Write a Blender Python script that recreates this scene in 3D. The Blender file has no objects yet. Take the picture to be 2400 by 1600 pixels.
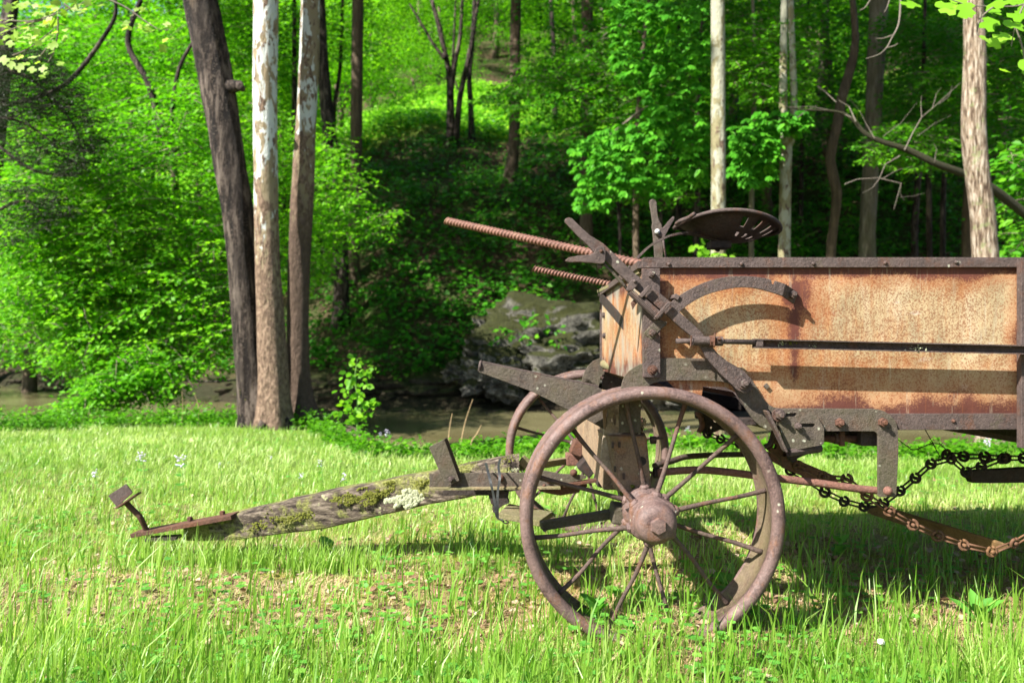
import bpy, bmesh, math, random
import numpy as np
from mathutils import Vector, Matrix, noise as mnoise
random.seed(7); rng = np.random.default_rng(11)
C = bpy.context.scene.collection
SC = bpy.context.scene
# ------------------------------------------------------------------ camera, sky, sun, exposure
CAM_H, FPX = 0.79, 1800.0
cam_d = bpy.data.cameras.new('camera'); cam = bpy.data.objects.new('camera', cam_d); C.objects.link(cam)
cam.location = (0, 0, CAM_H); cam.rotation_euler = (math.radians(90), 0, 0)
cam_d.sensor_width = 36; cam_d.lens = 36*FPX/2400; cam_d.shift_y = 10/2400.0
cam_d.clip_end = 400; cam_d.clip_start = 0.05
cam_d.dof.use_dof = True; cam_d.dof.focus_distance = 2.12; cam_d.dof.aperture_fstop = 3.7
SC.camera = cam
SUN_TRAVEL = Vector((1.40, 1.0, -1.55)).normalized()
el = math.asin(-SUN_TRAVEL.z); az = math.atan2(-SUN_TRAVEL.x, -SUN_TRAVEL.y)
w = bpy.data.worlds.new('World'); SC.world = w; w.use_nodes = True
nt = w.node_tree; nt.nodes.clear()
sky = nt.nodes.new('ShaderNodeTexSky'); sky.sky_type = 'NISHITA'; sky.sun_disc = False
sky.sun_elevation = el; sky.sun_rotation = az
bg = nt.nodes.new('ShaderNodeBackground'); bg.inputs[1].default_value = 0.07
ow = nt.nodes.new('ShaderNodeOutputWorld'); nt.links.new(sky.outputs[0], bg.inputs[0]); nt.links.new(bg.outputs[0], ow.inputs[0])
sd = bpy.data.lights.new('sun', 'SUN'); sd.energy = 5.0; sd.angle = math.radians(0.55); sd.color = (1.0, 0.95, 0.86)
so = bpy.data.objects.new('sun', sd); C.objects.link(so); so.location = (-8, -6, 12)
so.rotation_euler = SUN_TRAVEL.to_track_quat('-Z', 'Y').to_euler()
SC.view_settings.view_transform = 'Standard'; SC.view_settings.look = 'None'
SC.view_settings.exposure = 1.82; SC.view_settings.gamma = 1
SC.cycles.max_bounces = 8; SC.cycles.diffuse_bounces = 4; SC.cycles.glossy_bounces = 3
SC.cycles.transmission_bounces = 4; SC.cycles.transparent_max_bounces = 6
SC.cycles.use_denoising = True
try: SC.cycles.denoiser = 'OPENIMAGEDENOISE'
except Exception: pass
SC.cycles.sample_clamp_indirect = 6

# ------------------------------------------------------------------ helpers
def P(px, py, Y):            # a point at depth Y metres seen at photo pixel (px, py)
    return Vector(((px-1200)*Y/FPX, Y, CAM_H-(py-810)*Y/FPX))
def crop(z, ox, oy): return lambda x, y: (x/z+ox, y/z+oy)
c1 = crop(2.6133, 1000, 440); c2 = crop(2.4125, 1150, 850); c3 = crop(2.904, 1600, 560)
c4 = crop(3.267, 1700, 920); c5 = crop(1.96, 200, 950); d3 = crop(5.227, 1000, 1020)
d4 = crop(5.227, 1580, 900); d2 = crop(4.479, 1360, 830); z1 = crop(2.904, 0, 0); z2 = crop(2.904, 800, 0)
z3 = crop(2.529, 1600, 0); z4 = crop(2.8, 0, 500); z5 = crop(2.94, 700, 560)

def link(name, me, parent=None, mats=None):
    o = bpy.data.objects.new(name, me); C.objects.link(o)
    if parent is not None:
        o.parent = parent
        # parts keep world coordinates
        o.matrix_parent_inverse = WM[parent.name].inverted()
        WM[o.name] = Matrix.Identity(4)
    else:
        WM[o.name] = Matrix.Identity(4)
    return o
WM = {}
def mesh(name, V, F, mat=None, parent=None, smooth=False, bev=0.0):
    me = bpy.data.meshes.new(name); me.from_pydata([tuple(v) for v in V], [], F); me.update()
    if mat is not None: me.materials.append(mat)
    if smooth: me.shade_smooth()
    o = link(name, me, parent)
    if bev:
        m = o.modifiers.new('edge', 'BEVEL'); m.width = bev; m.segments = 2; m.limit_method = 'ANGLE'; m.angle_limit = math.radians(35)
    return o
def empty(name, loc, parent=None, rot=None):
    o = bpy.data.objects.new(name, None); C.objects.link(o); o.empty_display_size = .1
    M = Matrix.Translation(loc)
    o.location = loc
    if parent is not None:
        o.parent = parent; o.matrix_parent_inverse = WM[parent.name].inverted()
    WM[o.name] = M
    return o
def tag(o, label=None, cat=None, group=None, kind=None):
    if label: o['label'] = label
    if cat: o['category'] = cat
    if group: o['group'] = group
    if kind: o['kind'] = kind
    return o
def spline(pts, n=6):
    pts = [Vector(p) for p in pts]; out = []
    for i in range(len(pts)-1):
        a = pts[max(i-1, 0)]; b = pts[i]; c = pts[i+1]; d = pts[min(i+2, len(pts)-1)]
        for k in range(n):
            t = k/n
            out.append(.5*((2*b)+(c-a)*t+(2*a-5*b+4*c-d)*t*t+(3*b-a-3*c+d)*t**3))
    out.append(pts[-1]); return out
def plate(name, pts, Y, th, mat, parent=None, bev=.0012, Yb=None):
    """flat bar cut to an outline; pts are photo pixels taken at depth Y; real thickness th going away"""
    V = [P(x, y, Y) for x, y in pts]; n = len(V)
    V2 = [v+Vector((0, th, 0)) for v in V]
    F = [list(range(n)), list(range(2*n-1, n-1, -1))]+[[i, i+n, (i+1) % n+n, (i+1) % n] for i in range(n)]
    # orientation
    a = sum(V[i].x*V[(i+1) % n].z-V[(i+1) % n].x*V[i].z for i in range(n))
    if a < 0: F = [f[::-1] for f in F]
    return mesh(name, V+V2, F, mat, parent, bev=bev)
def plate_holes(name, outer, holes, Y, th, mat, parent=None):
    from mathutils.geometry import tessellate_polygon
    loops = [[P(x, y, Y) for x, y in outer]]+[[P(x, y, Y) for x, y in h] for h in holes]
    tri = tessellate_polygon(loops); flat = [v for l in loops for v in l]; n = len(flat)
    V = flat+[v+Vector((0, th, 0)) for v in flat]
    F = [list(t) for t in tri]+[[i+n for i in t][::-1] for t in tri]; k = 0
    for l in loops:
        m = len(l)
        for i in range(m): F.append([k+i, k+(i+1) % m, k+(i+1) % m+n, k+i+n])
        k += m
    me = bpy.data.meshes.new(name); me.from_pydata([tuple(v) for v in V], [], F)
    b = bmesh.new(); b.from_mesh(me); bmesh.ops.recalc_face_normals(b, faces=b.faces); b.to_mesh(me); b.free()
    me.materials.append(mat); return link(name, me, parent)
def frames(pts):
    pts = [Vector(p) for p in pts]; T = []
    for i in range(len(pts)):
        d = pts[min(i+1, len(pts)-1)]-pts[max(i-1, 0)]; T.append(d.normalized())
    up = Vector((0, 0, 1)) if abs(T[0].z) < .9 else Vector((0, 1, 0)); N = []
    n = (up-T[0]*up.dot(T[0])).normalized()
    for t in T:
        n = (n-t*n.dot(t)).normalized(); N.append((n, t.cross(n)))
    return pts, T, N
def tube_geo(pts, r, seg=10, rfun=None, cap=True, skew=0):
    pts, T, N = frames(pts); V = []; F = []
    for i, p in enumerate(pts):
        ri = r[i] if hasattr(r, '__len__') else r
        for k in range(seg):
            a = 2*math.pi*k/seg; q = ri*(rfun(i, a) if rfun else 1)
            V.append(p+(N[i][0]*math.cos(a)+N[i][1]*math.sin(a))*q+T[i]*(skew*math.cos(a)))
    for i in range(len(pts)-1):
        for k in range(seg):
            F.append([i*seg+k, i*seg+(k+1) % seg, (i+1)*seg+(k+1) % seg, (i+1)*seg+k])
    if cap: F.append(list(range(seg))[::-1]); F.append([(len(pts)-1)*seg+k for k in range(seg)])
    return V, F
def tube(name, pts, r, mat, parent=None, seg=10, **k):
    V, F = tube_geo(pts, r, seg, **k); return mesh(name, V, F, mat, parent, smooth=seg > 6)
def merge(gs):
    V = []; F = []
    for v, f in gs:
        k = len(V); V += list(v); F += [[i+k for i in q] for q in f]
    return V, F
def box_geo(c, sx, sy, sz, M=None):
    V = [Vector((x*sx/2, y*sy/2, z*sz/2)) for x in (-1, 1) for y in (-1, 1) for z in (-1, 1)]
    if M is not None: V = [M @ v for v in V]
    V = [v+Vector(c) for v in V]
    return V, [[0, 1, 3, 2], [4, 6, 7, 5], [0, 4, 5, 1], [2, 3, 7, 6], [0, 2, 6, 4], [1, 5, 7, 3]]
def boxb(name, x0, x1, y0, y1, za, zb, mat, parent=None, bev=.002):
    V, F = box_geo(((x0+x1)/2, (y0+y1)/2, (za+zb)/2), abs(x1-x0), abs(y1-y0), abs(zb-za)); return mesh(name, V, F, mat, parent, bev=bev)
def bar_geo(a, b, wd, th, side=None):
    """rectangular bar from a to b; wd measured along side, th across"""
    a = Vector(a); b = Vector(b); t = (b-a).normalized(); s = Vector(side or (0, 1, 0)); s = (s-t*s.dot(t)).normalized(); u = t.cross(s)
    V = [p+s*(i*wd/2)+u*(j*th/2) for p in (a, b) for i, j in ((-1, -1), (1, -1), (1, 1), (-1, 1))]
    return V, [[0, 1, 2, 3], [7, 6, 5, 4], [0, 4, 5, 1], [1, 5, 6, 2], [2, 6, 7, 3], [3, 7, 4, 0]]
def bar(name, a, b, wd, th, mat, parent=None, side=None, bev=.0012):
    V, F = bar_geo(a, b, wd, th, side); return mesh(name, V, F, mat, parent, bev=bev)
def lathe_geo(c, axis, prof, seg=20, rf=None):
    """prof: (distance along axis, radius)"""
    axis = Vector(axis).normalized(); up = Vector((0, 0, 1)) if abs(axis.z) < .9 else Vector((1, 0, 0))
    n = (up-axis*up.dot(axis)).normalized(); m = axis.cross(n); V = []; F = []; c = Vector(c)
    for d, r in prof:
        for k in range(seg):
            a = 2*math.pi*k/seg; V.append(c+axis*d+(n*math.cos(a)+m*math.sin(a))*r*(rf(d, a) if rf else 1))
    for i in range(len(prof)-1):
        for k in range(seg): F.append([i*seg+k, i*seg+(k+1) % seg, (i+1)*seg+(k+1) % seg, (i+1)*seg+k])
    F.append(list(range(seg))[::-1]); F.append([(len(prof)-1)*seg+k for k in range(seg)])
    return V, F
def fixn(o):
    b = bmesh.new(); b.from_mesh(o.data); bmesh.ops.recalc_face_normals(b, faces=b.faces); b.to_mesh(o.data); b.free(); return o
def bolt(px, py, Y, r, parent, mat, h=None, hexa=True, washer=False, stub=True, name='bolt', rot=.3):
    """bolt head on a face at depth Y, sticking out towards -Y"""
    c = P(px, py, Y); h = h or r*1.1; gs = []
    if washer: gs.append(lathe_geo(c, (0, -1, 0), [(-.001, r*1.45), (r*.25, r*1.4)], 16)); 
    k = 6 if hexa else 14
    z = r*.25 if washer else 0
    if hexa: prof = [(z, r), (z+h*.85, r), (z+h, r*.86)]
    else: prof = [(z, r), (z+h*.45, r*.9), (z+h*.8, r*.6), (z+h, r*.2)]
    V, F = lathe_geo(c, (0, -1, 0), prof, k)
    gs.append((V, F))
    if stub and hexa: gs.append(lathe_geo(c, (0, -1, 0), [(z+h, r*.5), (z+h*1.75, r*.5), (z+h*1.9, r*.38)], 10))
    V, F = merge(gs); o = mesh(name, V, F, mat, parent); fixn(o); return o

# ------------------------------------------------------------------ node helpers
class NT:
    def __init__(s, name):
        s.m = bpy.data.materials.new(name); s.m.use_nodes = True; s.t = s.m.node_tree; s.t.nodes.clear()
        s.out = s.n('ShaderNodeOutputMaterial'); s.tc = s.n('ShaderNodeTexCoord')
    def n(s, ty, **k):
        x = s.t.nodes.new(ty)
        for a, b in k.items(): setattr(x, a, b)
        return x
    def l(s, a, b): s.t.links.new(a, b)
    def map(s, sc=(1, 1, 1), rot=(0, 0, 0), co='Object'):
        x = s.n('ShaderNodeMapping'); s.l(s.tc.outputs[co], x.inputs[0]); x.inputs['Scale'].default_value = sc; x.inputs['Rotation'].default_value = rot; return x.outputs[0]
    def noise(s, sc, det=4, rough=.6, v=None, dist=0):
        x = s.n('ShaderNodeTexNoise'); x.inputs['Scale'].default_value = sc; x.inputs['Detail'].default_value = det; x.inputs['Roughness'].default_value = rough; x.inputs['Distortion'].default_value = dist
        s.l(v if v is not None else s.tc.outputs['Object'], x.inputs['Vector']); return x.outputs['Fac']
    def voro(s, sc, v=None, feat='F1', out='Distance'):
        x = s.n('ShaderNodeTexVoronoi', feature=feat); x.inputs['Scale'].default_value = sc
        s.l(v if v is not None else s.tc.outputs['Object'], x.inputs['Vector']); return x.outputs[out]
    def ramp(s, f, stops, interp='LINEAR'):
        x = s.n('ShaderNodeValToRGB'); e = x.color_ramp.elements; x.color_ramp.interpolation = interp
        while len(e) < len(stops): e.new(.5)
        for i, (p, c) in enumerate(stops):
            e[i].position = p; e[i].color = (c, c, c, 1) if not hasattr(c, '__len__') else (*c[:3], 1)
        s.l(f, x.inputs[0]); return x.outputs[0]
    def mix(s, f, a, b, mode='MIX'):
        x = s.n('ShaderNodeMix', data_type='RGBA', blend_type=mode)
        for i, q in ((0, f), (6, a), (7, b)):
            if hasattr(q, 'is_linked'): s.l(q, x.inputs[i])
            elif i == 0: x.inputs[0].default_value = q
            else: x.inputs[i].default_value = (*q[:3], 1)
        return x.outputs[2]
    def math(s, op, a, b=0, clamp=False):
        x = s.n('ShaderNodeMath', operation=op, use_clamp=clamp)
        for i, q in ((0, a), (1, b)):
            if hasattr(q, 'is_linked'): s.l(q, x.inputs[i])
            else: x.inputs[i].default_value = q
        return x.outputs[0]
    def bump(s, h, d, st=1.0, prev=None):
        x = s.n('ShaderNodeBump'); x.inputs['Distance'].default_value = d; x.inputs['Strength'].default_value = st; s.l(h, x.inputs['Height'])
        if prev is not None: s.l(prev, x.inputs['Normal'])
        return x.outputs[0]
    def bsdf(s, col, rough=.7, met=0, nrm=None, spec=.4):
        x = s.n('ShaderNodeBsdfPrincipled')
        for k, q in (('Base Color', col), ('Roughness', rough), ('Metallic', met), ('Specular IOR Level', spec)):
            if hasattr(q, 'is_linked'): s.l(q, x.inputs[k])
            else: x.inputs[k].default_value = (*q[:3], 1) if hasattr(q, '__len__') else q
        if nrm is not None: s.l(nrm, x.inputs['Normal'])
        s.l(x.outputs[0], s.out.inputs[0]); return x
    def sep(s, co='Object'):
        x = s.n('ShaderNodeSeparateXYZ'); s.l(s.tc.outputs[co], x.inputs[0]); return x.outputs

def mat_iron(name, base, dark, rust, moss=.0, mosscol=(.13, .13, .045), lichen=.5, rough=.62, pit=.0011):
    base, dark, rust, mosscol = [tuple(c*.70 for c in q) for q in (base, dark, rust, mosscol)]
    s = NT(name)
    f = s.noise(14, 6, .65); col = s.ramp(f, [(.32, dark), (.5, base), (.68, tuple(c*1.35 for c in base))])
    r = s.ramp(s.noise(22, 5, .7, s.map((1, 1, .7))), [(.52, 0), (.66, 1)]); col = s.mix(r, col, rust)
    fine = s.noise(420, 3, .7); col = s.mix(s.ramp(fine, [(.3, .0), (.75, .55)]), col, tuple(c*.35 for c in base))
    if moss:
        m = s.ramp(s.noise(6, 6, .7), [(.62-moss*.35, 0), (.78-moss*.35, 1)]); m = s.math('MULTIPLY', m, .8)
        col = s.mix(m, col, s.mix(s.noise(150, 3), mosscol, tuple(c*.4 for c in mosscol)))
    if lichen:
        v = s.voro(34, s.n('ShaderNodeVectorMath').outputs[0] if 0 else None); v2 = s.math('ADD', v, s.math('MULTIPLY', s.noise(120, 4, .7), .35))
        gate = s.ramp(s.noise(5.5, 3), [(.56-.08*lichen, 0), (.62-.08*lichen, 1)])
        li = s.math('MULTIPLY', s.ramp(v2, [(.27, 1), (.33, 0)]), gate); li = s.math('MULTIPLY', li, .8)
        col = s.mix(li, col, (.36, .37, .29))
    col = s.mix(s.ramp(s.noise(150, 5, .8), [(.44, 0), (.62, .55)]), col, tuple(min(1, c*1.75) for c in base))
    h = s.math('ADD', s.math('MULTIPLY', s.noise(210, 4, .75), 1), s.math('MULTIPLY', s.noise(70, 5, .7), 1.6))
    s.bsdf(col, s.ramp(s.noise(90, 4), [(.3, rough-.06), (.7, rough+.22)]), .0, s.bump(h, pit*2.2, 1.0), .3)
    return s.m
IRON = mat_iron('weathered_iron', (0.085, 0.061, 0.055), (0.037, 0.026, 0.024), (0.126, 0.056, 0.033), moss=.12)
IRON_MOSS = mat_iron('mossy_iron', (0.092, 0.073, 0.058), (0.044, 0.033, 0.028), (0.111, 0.063, 0.041), moss=.5, mosscol=(0.096, 0.089, 0.043), lichen=1.0)
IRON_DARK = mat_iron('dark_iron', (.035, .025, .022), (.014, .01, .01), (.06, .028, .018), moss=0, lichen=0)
RIM = mat_iron('purple_brown_rust', (.150, .098, .088), (0.056, 0.031, 0.030), (0.200, 0.089, 0.044), moss=.1, lichen=.9, mosscol=(0.148, 0.126, 0.059), rough=.5, pit=.0006)
RIM_IN = mat_iron('rim_inner_rust', (0.141, 0.104, 0.067), (0.059, 0.033, 0.028), (0.126, 0.067, 0.048), moss=.45, mosscol=(0.178, 0.148, 0.063), lichen=.3)
SPOKE = mat_iron('spoke_rust', (0.100, 0.067, 0.056), (0.044, 0.030, 0.024), (0.200, 0.081, 0.041), moss=.15, lichen=.2)
RUST = mat_iron('orange_rust', (0.106, 0.050, 0.033), (0.054, 0.025, 0.018), (0.166, 0.065, 0.030), moss=0, lichen=0, rough=.7)
PINK = mat_iron('flaked_red_rust', (0.178, 0.085, 0.063), (0.096, 0.041, 0.031), (0.237, 0.111, 0.074), moss=0, lichen=.2, rough=.7)
REBAR = mat_iron('rebar_rust', (0.170, 0.081, 0.059), (0.096, 0.041, 0.031), (0.222, 0.133, 0.081), moss=0, lichen=0, rough=.6, pit=.0004)
CHAIN = mat_iron('chain_rust', (0.125, 0.062, 0.034), (0.057, 0.026, 0.015), (0.207, 0.108, 0.041), moss=0, lichen=0, rough=.65, pit=.0005)
TAN = mat_iron('tan_weathered_board', (0.222, 0.185, 0.104), (0.126, 0.096, 0.052), (0.252, 0.148, 0.074), moss=.7, mosscol=(0.178, 0.185, 0.067), lichen=.6, rough=.8)
def mat_plain(name, col, rough=.6, spec=.4):
    s = NT(name); c = s.ramp(s.noise(40, 4), [(.3, tuple(k*.7 for k in col)), (.7, tuple(min(1, k*1.2) for k in col))])
    s.bsdf(c, rough, 0, s.bump(s.noise(200, 3), .0005, .5), spec); return s.m
RUBBER = mat_plain('black_rubber', (.022, .024, .026), .5)
STEEL = mat_plain('bright_bolt_steel', (.55, .55, .53), .3, .8)
PETAL = mat_plain('lilac_petal', (.46, .42, .56), .6); STEMG = mat_plain('green_stem', (.12, .24, .04), .6); STRAWST = mat_plain('dry_stem', (.32, .22, .12), .8)
PUFF = mat_plain('white_seed_head', (.6, .6, .54), .8)
def mat_panel(name, x0, x1, zb, zt, seam, boltxz, axis='x', grey=0.0):
    """galvanised sheet, rusted through at its edges, round the bolt and down one seam; x/z along the sheet in metres"""
    s = NT(name); o = s.sep(); X = o['X'] if axis == 'x' else o['Y']; Z = o['Z']
    st = s.map((60, 60, 9) if axis == 'x' else (30, 22, 18)) ; st2 = s.map((14, 14, 3.2) if axis == 'x' else (8, 6, 5))
    n1 = s.noise(1, 6, .7, st); n2 = s.noise(1, 5, .65, st2); n3 = s.noise(5, 5, .65); sp = s.noise(230, 3, .8)
    zinc = s.ramp(n2, [(.25, (.23, .205, .13)), (.5, (.36, .29, .17)), (.75, (.42, .37, .26))])
    pale = s.ramp(s.noise(16, 3, .5, s.map((1, 1, 2.2))), [(.66, 0), (.74, 1)]); zinc = s.mix(s.math('MULTIPLY', pale, .6), zinc, (.45, .45, .41))
    org = s.ramp(n1, [(.3, (.25, .105, .035)), (.7, (.34, .185, .075))])
    f = s.math('ADD', s.math('MULTIPLY', n1, .55), s.math('ADD', s.math('MULTIPLY', n3, .5), s.math('MULTIPLY', n2, .25)))
    # more rust stain towards the front end
    lean = s.math('MULTIPLY', s.math('SUBTRACT', .75 if axis == 'x' else .9, s.math('MULTIPLY', s.math('SUBTRACT', X, x0), 1.0 if axis == 'x' else .5)), .16)
    col = s.mix(s.ramp(s.math('ADD', f, lean), [(.66, 0), (.83, .85)]), zinc, org)
    spk = s.ramp(s.math('ADD', sp, s.math('MULTIPLY', n3, .25)), [(.61, 0), (.70, 1)]); col = s.mix(s.math('MULTIPLY', spk, .75), col, (.15, .05, .02))
    # dark red-brown along the borders, ragged edge
    def ed(v, lo, inv=False): 
        d = s.math('SUBTRACT', v, lo) if not inv else s.math('SUBTRACT', lo, v)
        return d
    e = s.math('MINIMUM', s.math('MULTIPLY', ed(Z, zb), .48), s.math('MULTIPLY', ed(Z, zt, True), 1.1))
    e = s.math('MINIMUM', e, s.math('MULTIPLY', ed(X, x1, True), 1.3)); e = s.math('MINIMUM', e, s.math('MULTIPLY', ed(X, x0), .8))
    if seam is not None:
        e = s.math('MINIMUM', e, s.math('ADD', s.math('MULTIPLY', s.math('ABSOLUTE', s.math('SUBTRACT', X, seam)), 1.5), .016))
    if boltxz is not None:
        dx = s.math('SUBTRACT', X, boltxz[0]); dz = s.math('SUBTRACT', Z, boltxz[1])
        e = s.math('MINIMUM', e, s.math('MULTIPLY', s.math('SQRT', s.math('ADD', s.math('MULTIPLY', dx, dx), s.math('MULTIPLY', dz, dz))), .72))
    e2 = s.math('ADD', e, s.math('ADD', s.math('MULTIPLY', s.math('SUBTRACT', .5, n3), .13), s.math('MULTIPLY', s.math('SUBTRACT', .5, sp), .05)))
    col = s.mix(s.ramp(e2, [(.0, .95), (.085, .0)]), col, (.26, .085, .028))
    col = s.mix(s.ramp(e2, [(.016, 1), (.034, .0)]), col, s.ramp(n3, [(.3, (.055, .02, .016)), (.7, (.11, .036, .024))]))
    if grey: col = s.mix(s.ramp(n2, [(.45, 0), (.6, grey)]), col, (.24, .24, .20))
    h = s.math('ADD', s.noise(180, 3), s.math('MULTIPLY', s.noise(9, 2, .4), 6))
    drip = s.ramp(s.noise(1, 4, .6, s.map((95, 95, 2.6 if axis == 'x' else 30))), [(.56, 0), (.72, .4)]); col = s.mix(drip, col, (.20, .07, .025))
    rub = s.ramp(s.noise(1, 4, .6, s.map((70, 70, 7))), [(.60, 0), (.72, .45)]); col = s.mix(rub, col, (.38, .36, .27))
    col = s.mix(1.0, col, (.86, .82, .80), 'MULTIPLY')
    dent = s.bump(s.noise(7, 2, .4), .02, .8)
    s.bsdf(col, s.ramp(sp, [(.3, .55), (.7, .8)]), 0, s.bump(h, .0012, .7, dent), .25)
    return s.m
def mat_wood():
    s = NT('old_mossy_wood'); g = s.map((3, 60, 60), (0, math.radians(-12), 0)); n = s.noise(1, 6, .7, g)
    col = s.ramp(n, [(.38, (.014, .010, .008)), (.5, (.065, .05, .038)), (.66, (.19, .155, .12))])
    m = s.ramp(s.noise(7, 6, .72), [(.48, 0), (.56, 1)]); col = s.mix(s.math('MULTIPLY', m, .85), col, s.ramp(s.noise(130, 3), [(.3, (.05, .055, .012)), (.7, (.24, .25, .07))]))
    l = s.ramp(s.noise(19, 4, .7), [(.63, 0), (.68, 1)]); col = s.mix(s.math('MULTIPLY', l, .7), col, (.36, .37, .2))
    s.bsdf(col, .85, 0, s.bump(s.math('ADD', n, s.math('MULTIPLY', s.noise(160, 3), .4)), .008, 1.0), .2); return s.m
WOOD = mat_wood()
def mat_lichen():
    s = NT('pale_lichen'); c = s.ramp(s.noise(110, 4, .7), [(.3, (.16, .18, .09)), (.5, (.32, .34, .22)), (.75, (.44, .45, .33))])
    s.bsdf(c, .9, 0, s.bump(s.noise(260, 4), .004, 1), .1); return s.m
LICHEN = mat_lichen()
def mat_mosspad(): 
    s = NT('moss_cushion'); c = s.ramp(s.noise(190, 4, .7), [(.3, (.05, .055, .01)), (.55, (.15, .16, .03)), (.8, (.25, .26, .08))])
    s.bsdf(c, .95, 0, s.bump(s.noise(300, 4), .006, 1), .1); return s.m
MOSSPAD = mat_mosspad()
def mat_bark(name, kind):
    s = NT(name); st = s.map((9, 9, 1.6)); n = s.noise(1.6, 7, .72, st); f = s.noise(26, 5, .7, s.map((1, 1, .35))); big = s.noise(1.1, 3, .5)
    if kind == 'dark':
        col = s.ramp(n, [(.44, (.014, .010, .009)), (.5, (.075, .052, .042)), (.58, (.27, .215, .18))])
        col = s.mix(s.ramp(s.noise(48, 4, .75), [(.56, 0), (.62, .8)]), col, (.32, .25, .20)); col = s.mix(s.ramp(s.noise(3.5, 5, .7, s.map((1, 1, .4))), [(.45, 0), (.6, .75)]), col, (.022, .015, .012))
        fl = s.ramp(s.noise(5, 5, .7, s.map((1, 1, .35))), [(.63, 0), (.67, 1)]); col = s.mix(s.math('MULTIPLY', fl, .5), col, (.27, .2, .14))
    elif kind == 'grey':
        col = s.ramp(n, [(.3, (.10, .085, .06)), (.5, (.23, .2, .15)), (.72, (.38, .35, .28))])
        col = s.mix(s.ramp(big, [(.5, 0), (.65, .5)]), col, (.16, .17, .07))
    elif kind == 'brown':
        col = s.ramp(n, [(.3, (.07, .05, .035)), (.55, (.17, .125, .085)), (.75, (.3, .23, .16))])
    elif kind == 'furrow':
        r = s.noise(1, 4, .6, s.map((52, 52, 7)))
        col = s.ramp(r, [(.38, (.07, .045, .03)), (.5, (.27, .2, .14)), (.66, (.5, .44, .36))]); n = s.math('ADD', r, s.math('MULTIPLY', n, .3))
        col = s.mix(s.ramp(s.noise(8, 4, .7), [(.58, 0), (.66, .6)]), col, (.24, .29, .12))
    if kind in ('syc', 'sycbrown', 'pale'):
        Z = s.sep()['Z']
        st2 = s.map((1, 1, .42)); k = s.noise(9, 5, .62, st2, .6); k2 = s.noise(17, 4, .6, st2, .4)
        brown = s.ramp(s.noise(34, 5, .7, s.map((1, 1, .6))), [(.3, (.05, .032, .022)), (.5, (.15, .10, .07)), (.72, (.32, .23, .165))])
        tan = (.24, .19, .12) if kind != 'pale' else (.30, .27, .15); white = (.50, .52, .50) if kind != 'pale' else (.45, .45, .34)
        if kind == 'syc': grad = s.math('MAXIMUM', s.math('MULTIPLY', s.math('SUBTRACT', 2.35, Z), .17), -.035)
        elif kind == 'sycbrown': grad = s.math('MAXIMUM', s.math('MULTIPLY', s.math('SUBTRACT', 3.0, Z), .19), -.02)
        else: grad = s.math('MULTIPLY', s.math('SUBTRACT', 2.2, Z), .03)
        g = s.math('ADD', k, grad)
        a0 = .47 if kind == 'syc' else .455
        col = s.mix(s.ramp(g, [(a0, 0), (a0+.03, 1)]), white, tan)
        col = s.mix(s.ramp(s.math('ADD', k2, grad), [(.545, 0), (.57, 1)]), col, brown)
        if kind == 'sycbrown': col = s.mix(s.ramp(s.math('MULTIPLY', s.math('SUBTRACT', 2.4, Z), 1.2), [(0, 0), (.7, .75)]), col, (.07, .048, .036))
        f = s.math('ADD', f, k2)
    kk = {'dark': .42, 'syc': .92, 'sycbrown': .75, 'furrow': .8}.get(kind, .62); col = s.mix(1.0, col, (kk, kk, kk), 'MULTIPLY')
    s.bsdf(col, .85, 0, s.bump(s.math('ADD', n if kind not in ('syc', 'sycbrown', 'pale') else f, s.math('MULTIPLY', f, .5)), .05 if kind in ('dark', 'grey', 'brown', 'furrow') else .022, 1.0), .2)
    return s.m
BK = {k: mat_bark('bark_'+k, k) for k in ('dark', 'grey', 'brown', 'furrow', 'syc', 'sycbrown', 'pale')}
def mat_leaf(name, c0, c1, c2, tr=.42, rough=.5, tscale=1.5, spec=.22):
    s = NT(name); a = s.n('ShaderNodeAttribute'); a.attribute_name = 'tint'
    col = s.ramp(a.outputs['Fac'], [(0, c0), (.5, c1), (1, c2)])
    b = s.bsdf(col, rough, 0, None, spec); t = s.n('ShaderNodeBsdfTranslucent')
    s.l(s.mix(1.0, col, (tscale, tscale*1.05, tscale*.55), 'MULTIPLY'), t.inputs[0]); mx = s.n('ShaderNodeMixShader'); mx.inputs[0].default_value = tr  # part of the light passes through
    s.l(b.outputs[0], mx.inputs[1]); s.l(t.outputs[0], mx.inputs[2]); s.l(mx.outputs[0], s.out.inputs[0]); return s.m
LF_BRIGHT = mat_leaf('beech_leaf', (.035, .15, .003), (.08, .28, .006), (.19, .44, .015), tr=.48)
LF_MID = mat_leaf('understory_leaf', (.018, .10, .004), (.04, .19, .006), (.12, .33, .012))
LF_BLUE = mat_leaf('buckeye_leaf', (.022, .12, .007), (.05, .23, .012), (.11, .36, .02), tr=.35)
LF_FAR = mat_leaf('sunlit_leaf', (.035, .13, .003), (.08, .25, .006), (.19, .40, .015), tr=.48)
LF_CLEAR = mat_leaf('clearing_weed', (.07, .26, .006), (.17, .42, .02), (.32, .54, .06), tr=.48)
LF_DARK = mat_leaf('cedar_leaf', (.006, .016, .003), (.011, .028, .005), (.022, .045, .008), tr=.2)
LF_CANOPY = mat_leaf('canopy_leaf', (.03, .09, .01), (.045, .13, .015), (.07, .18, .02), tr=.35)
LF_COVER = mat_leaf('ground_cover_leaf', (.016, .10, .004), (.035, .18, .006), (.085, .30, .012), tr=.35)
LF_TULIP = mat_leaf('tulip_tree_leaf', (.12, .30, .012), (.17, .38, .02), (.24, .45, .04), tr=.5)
LF_PALE = mat_leaf('pale_young_leaf', (.14, .26, .02), (.24, .38, .05), (.42, .5, .2), tr=.45)
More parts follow.
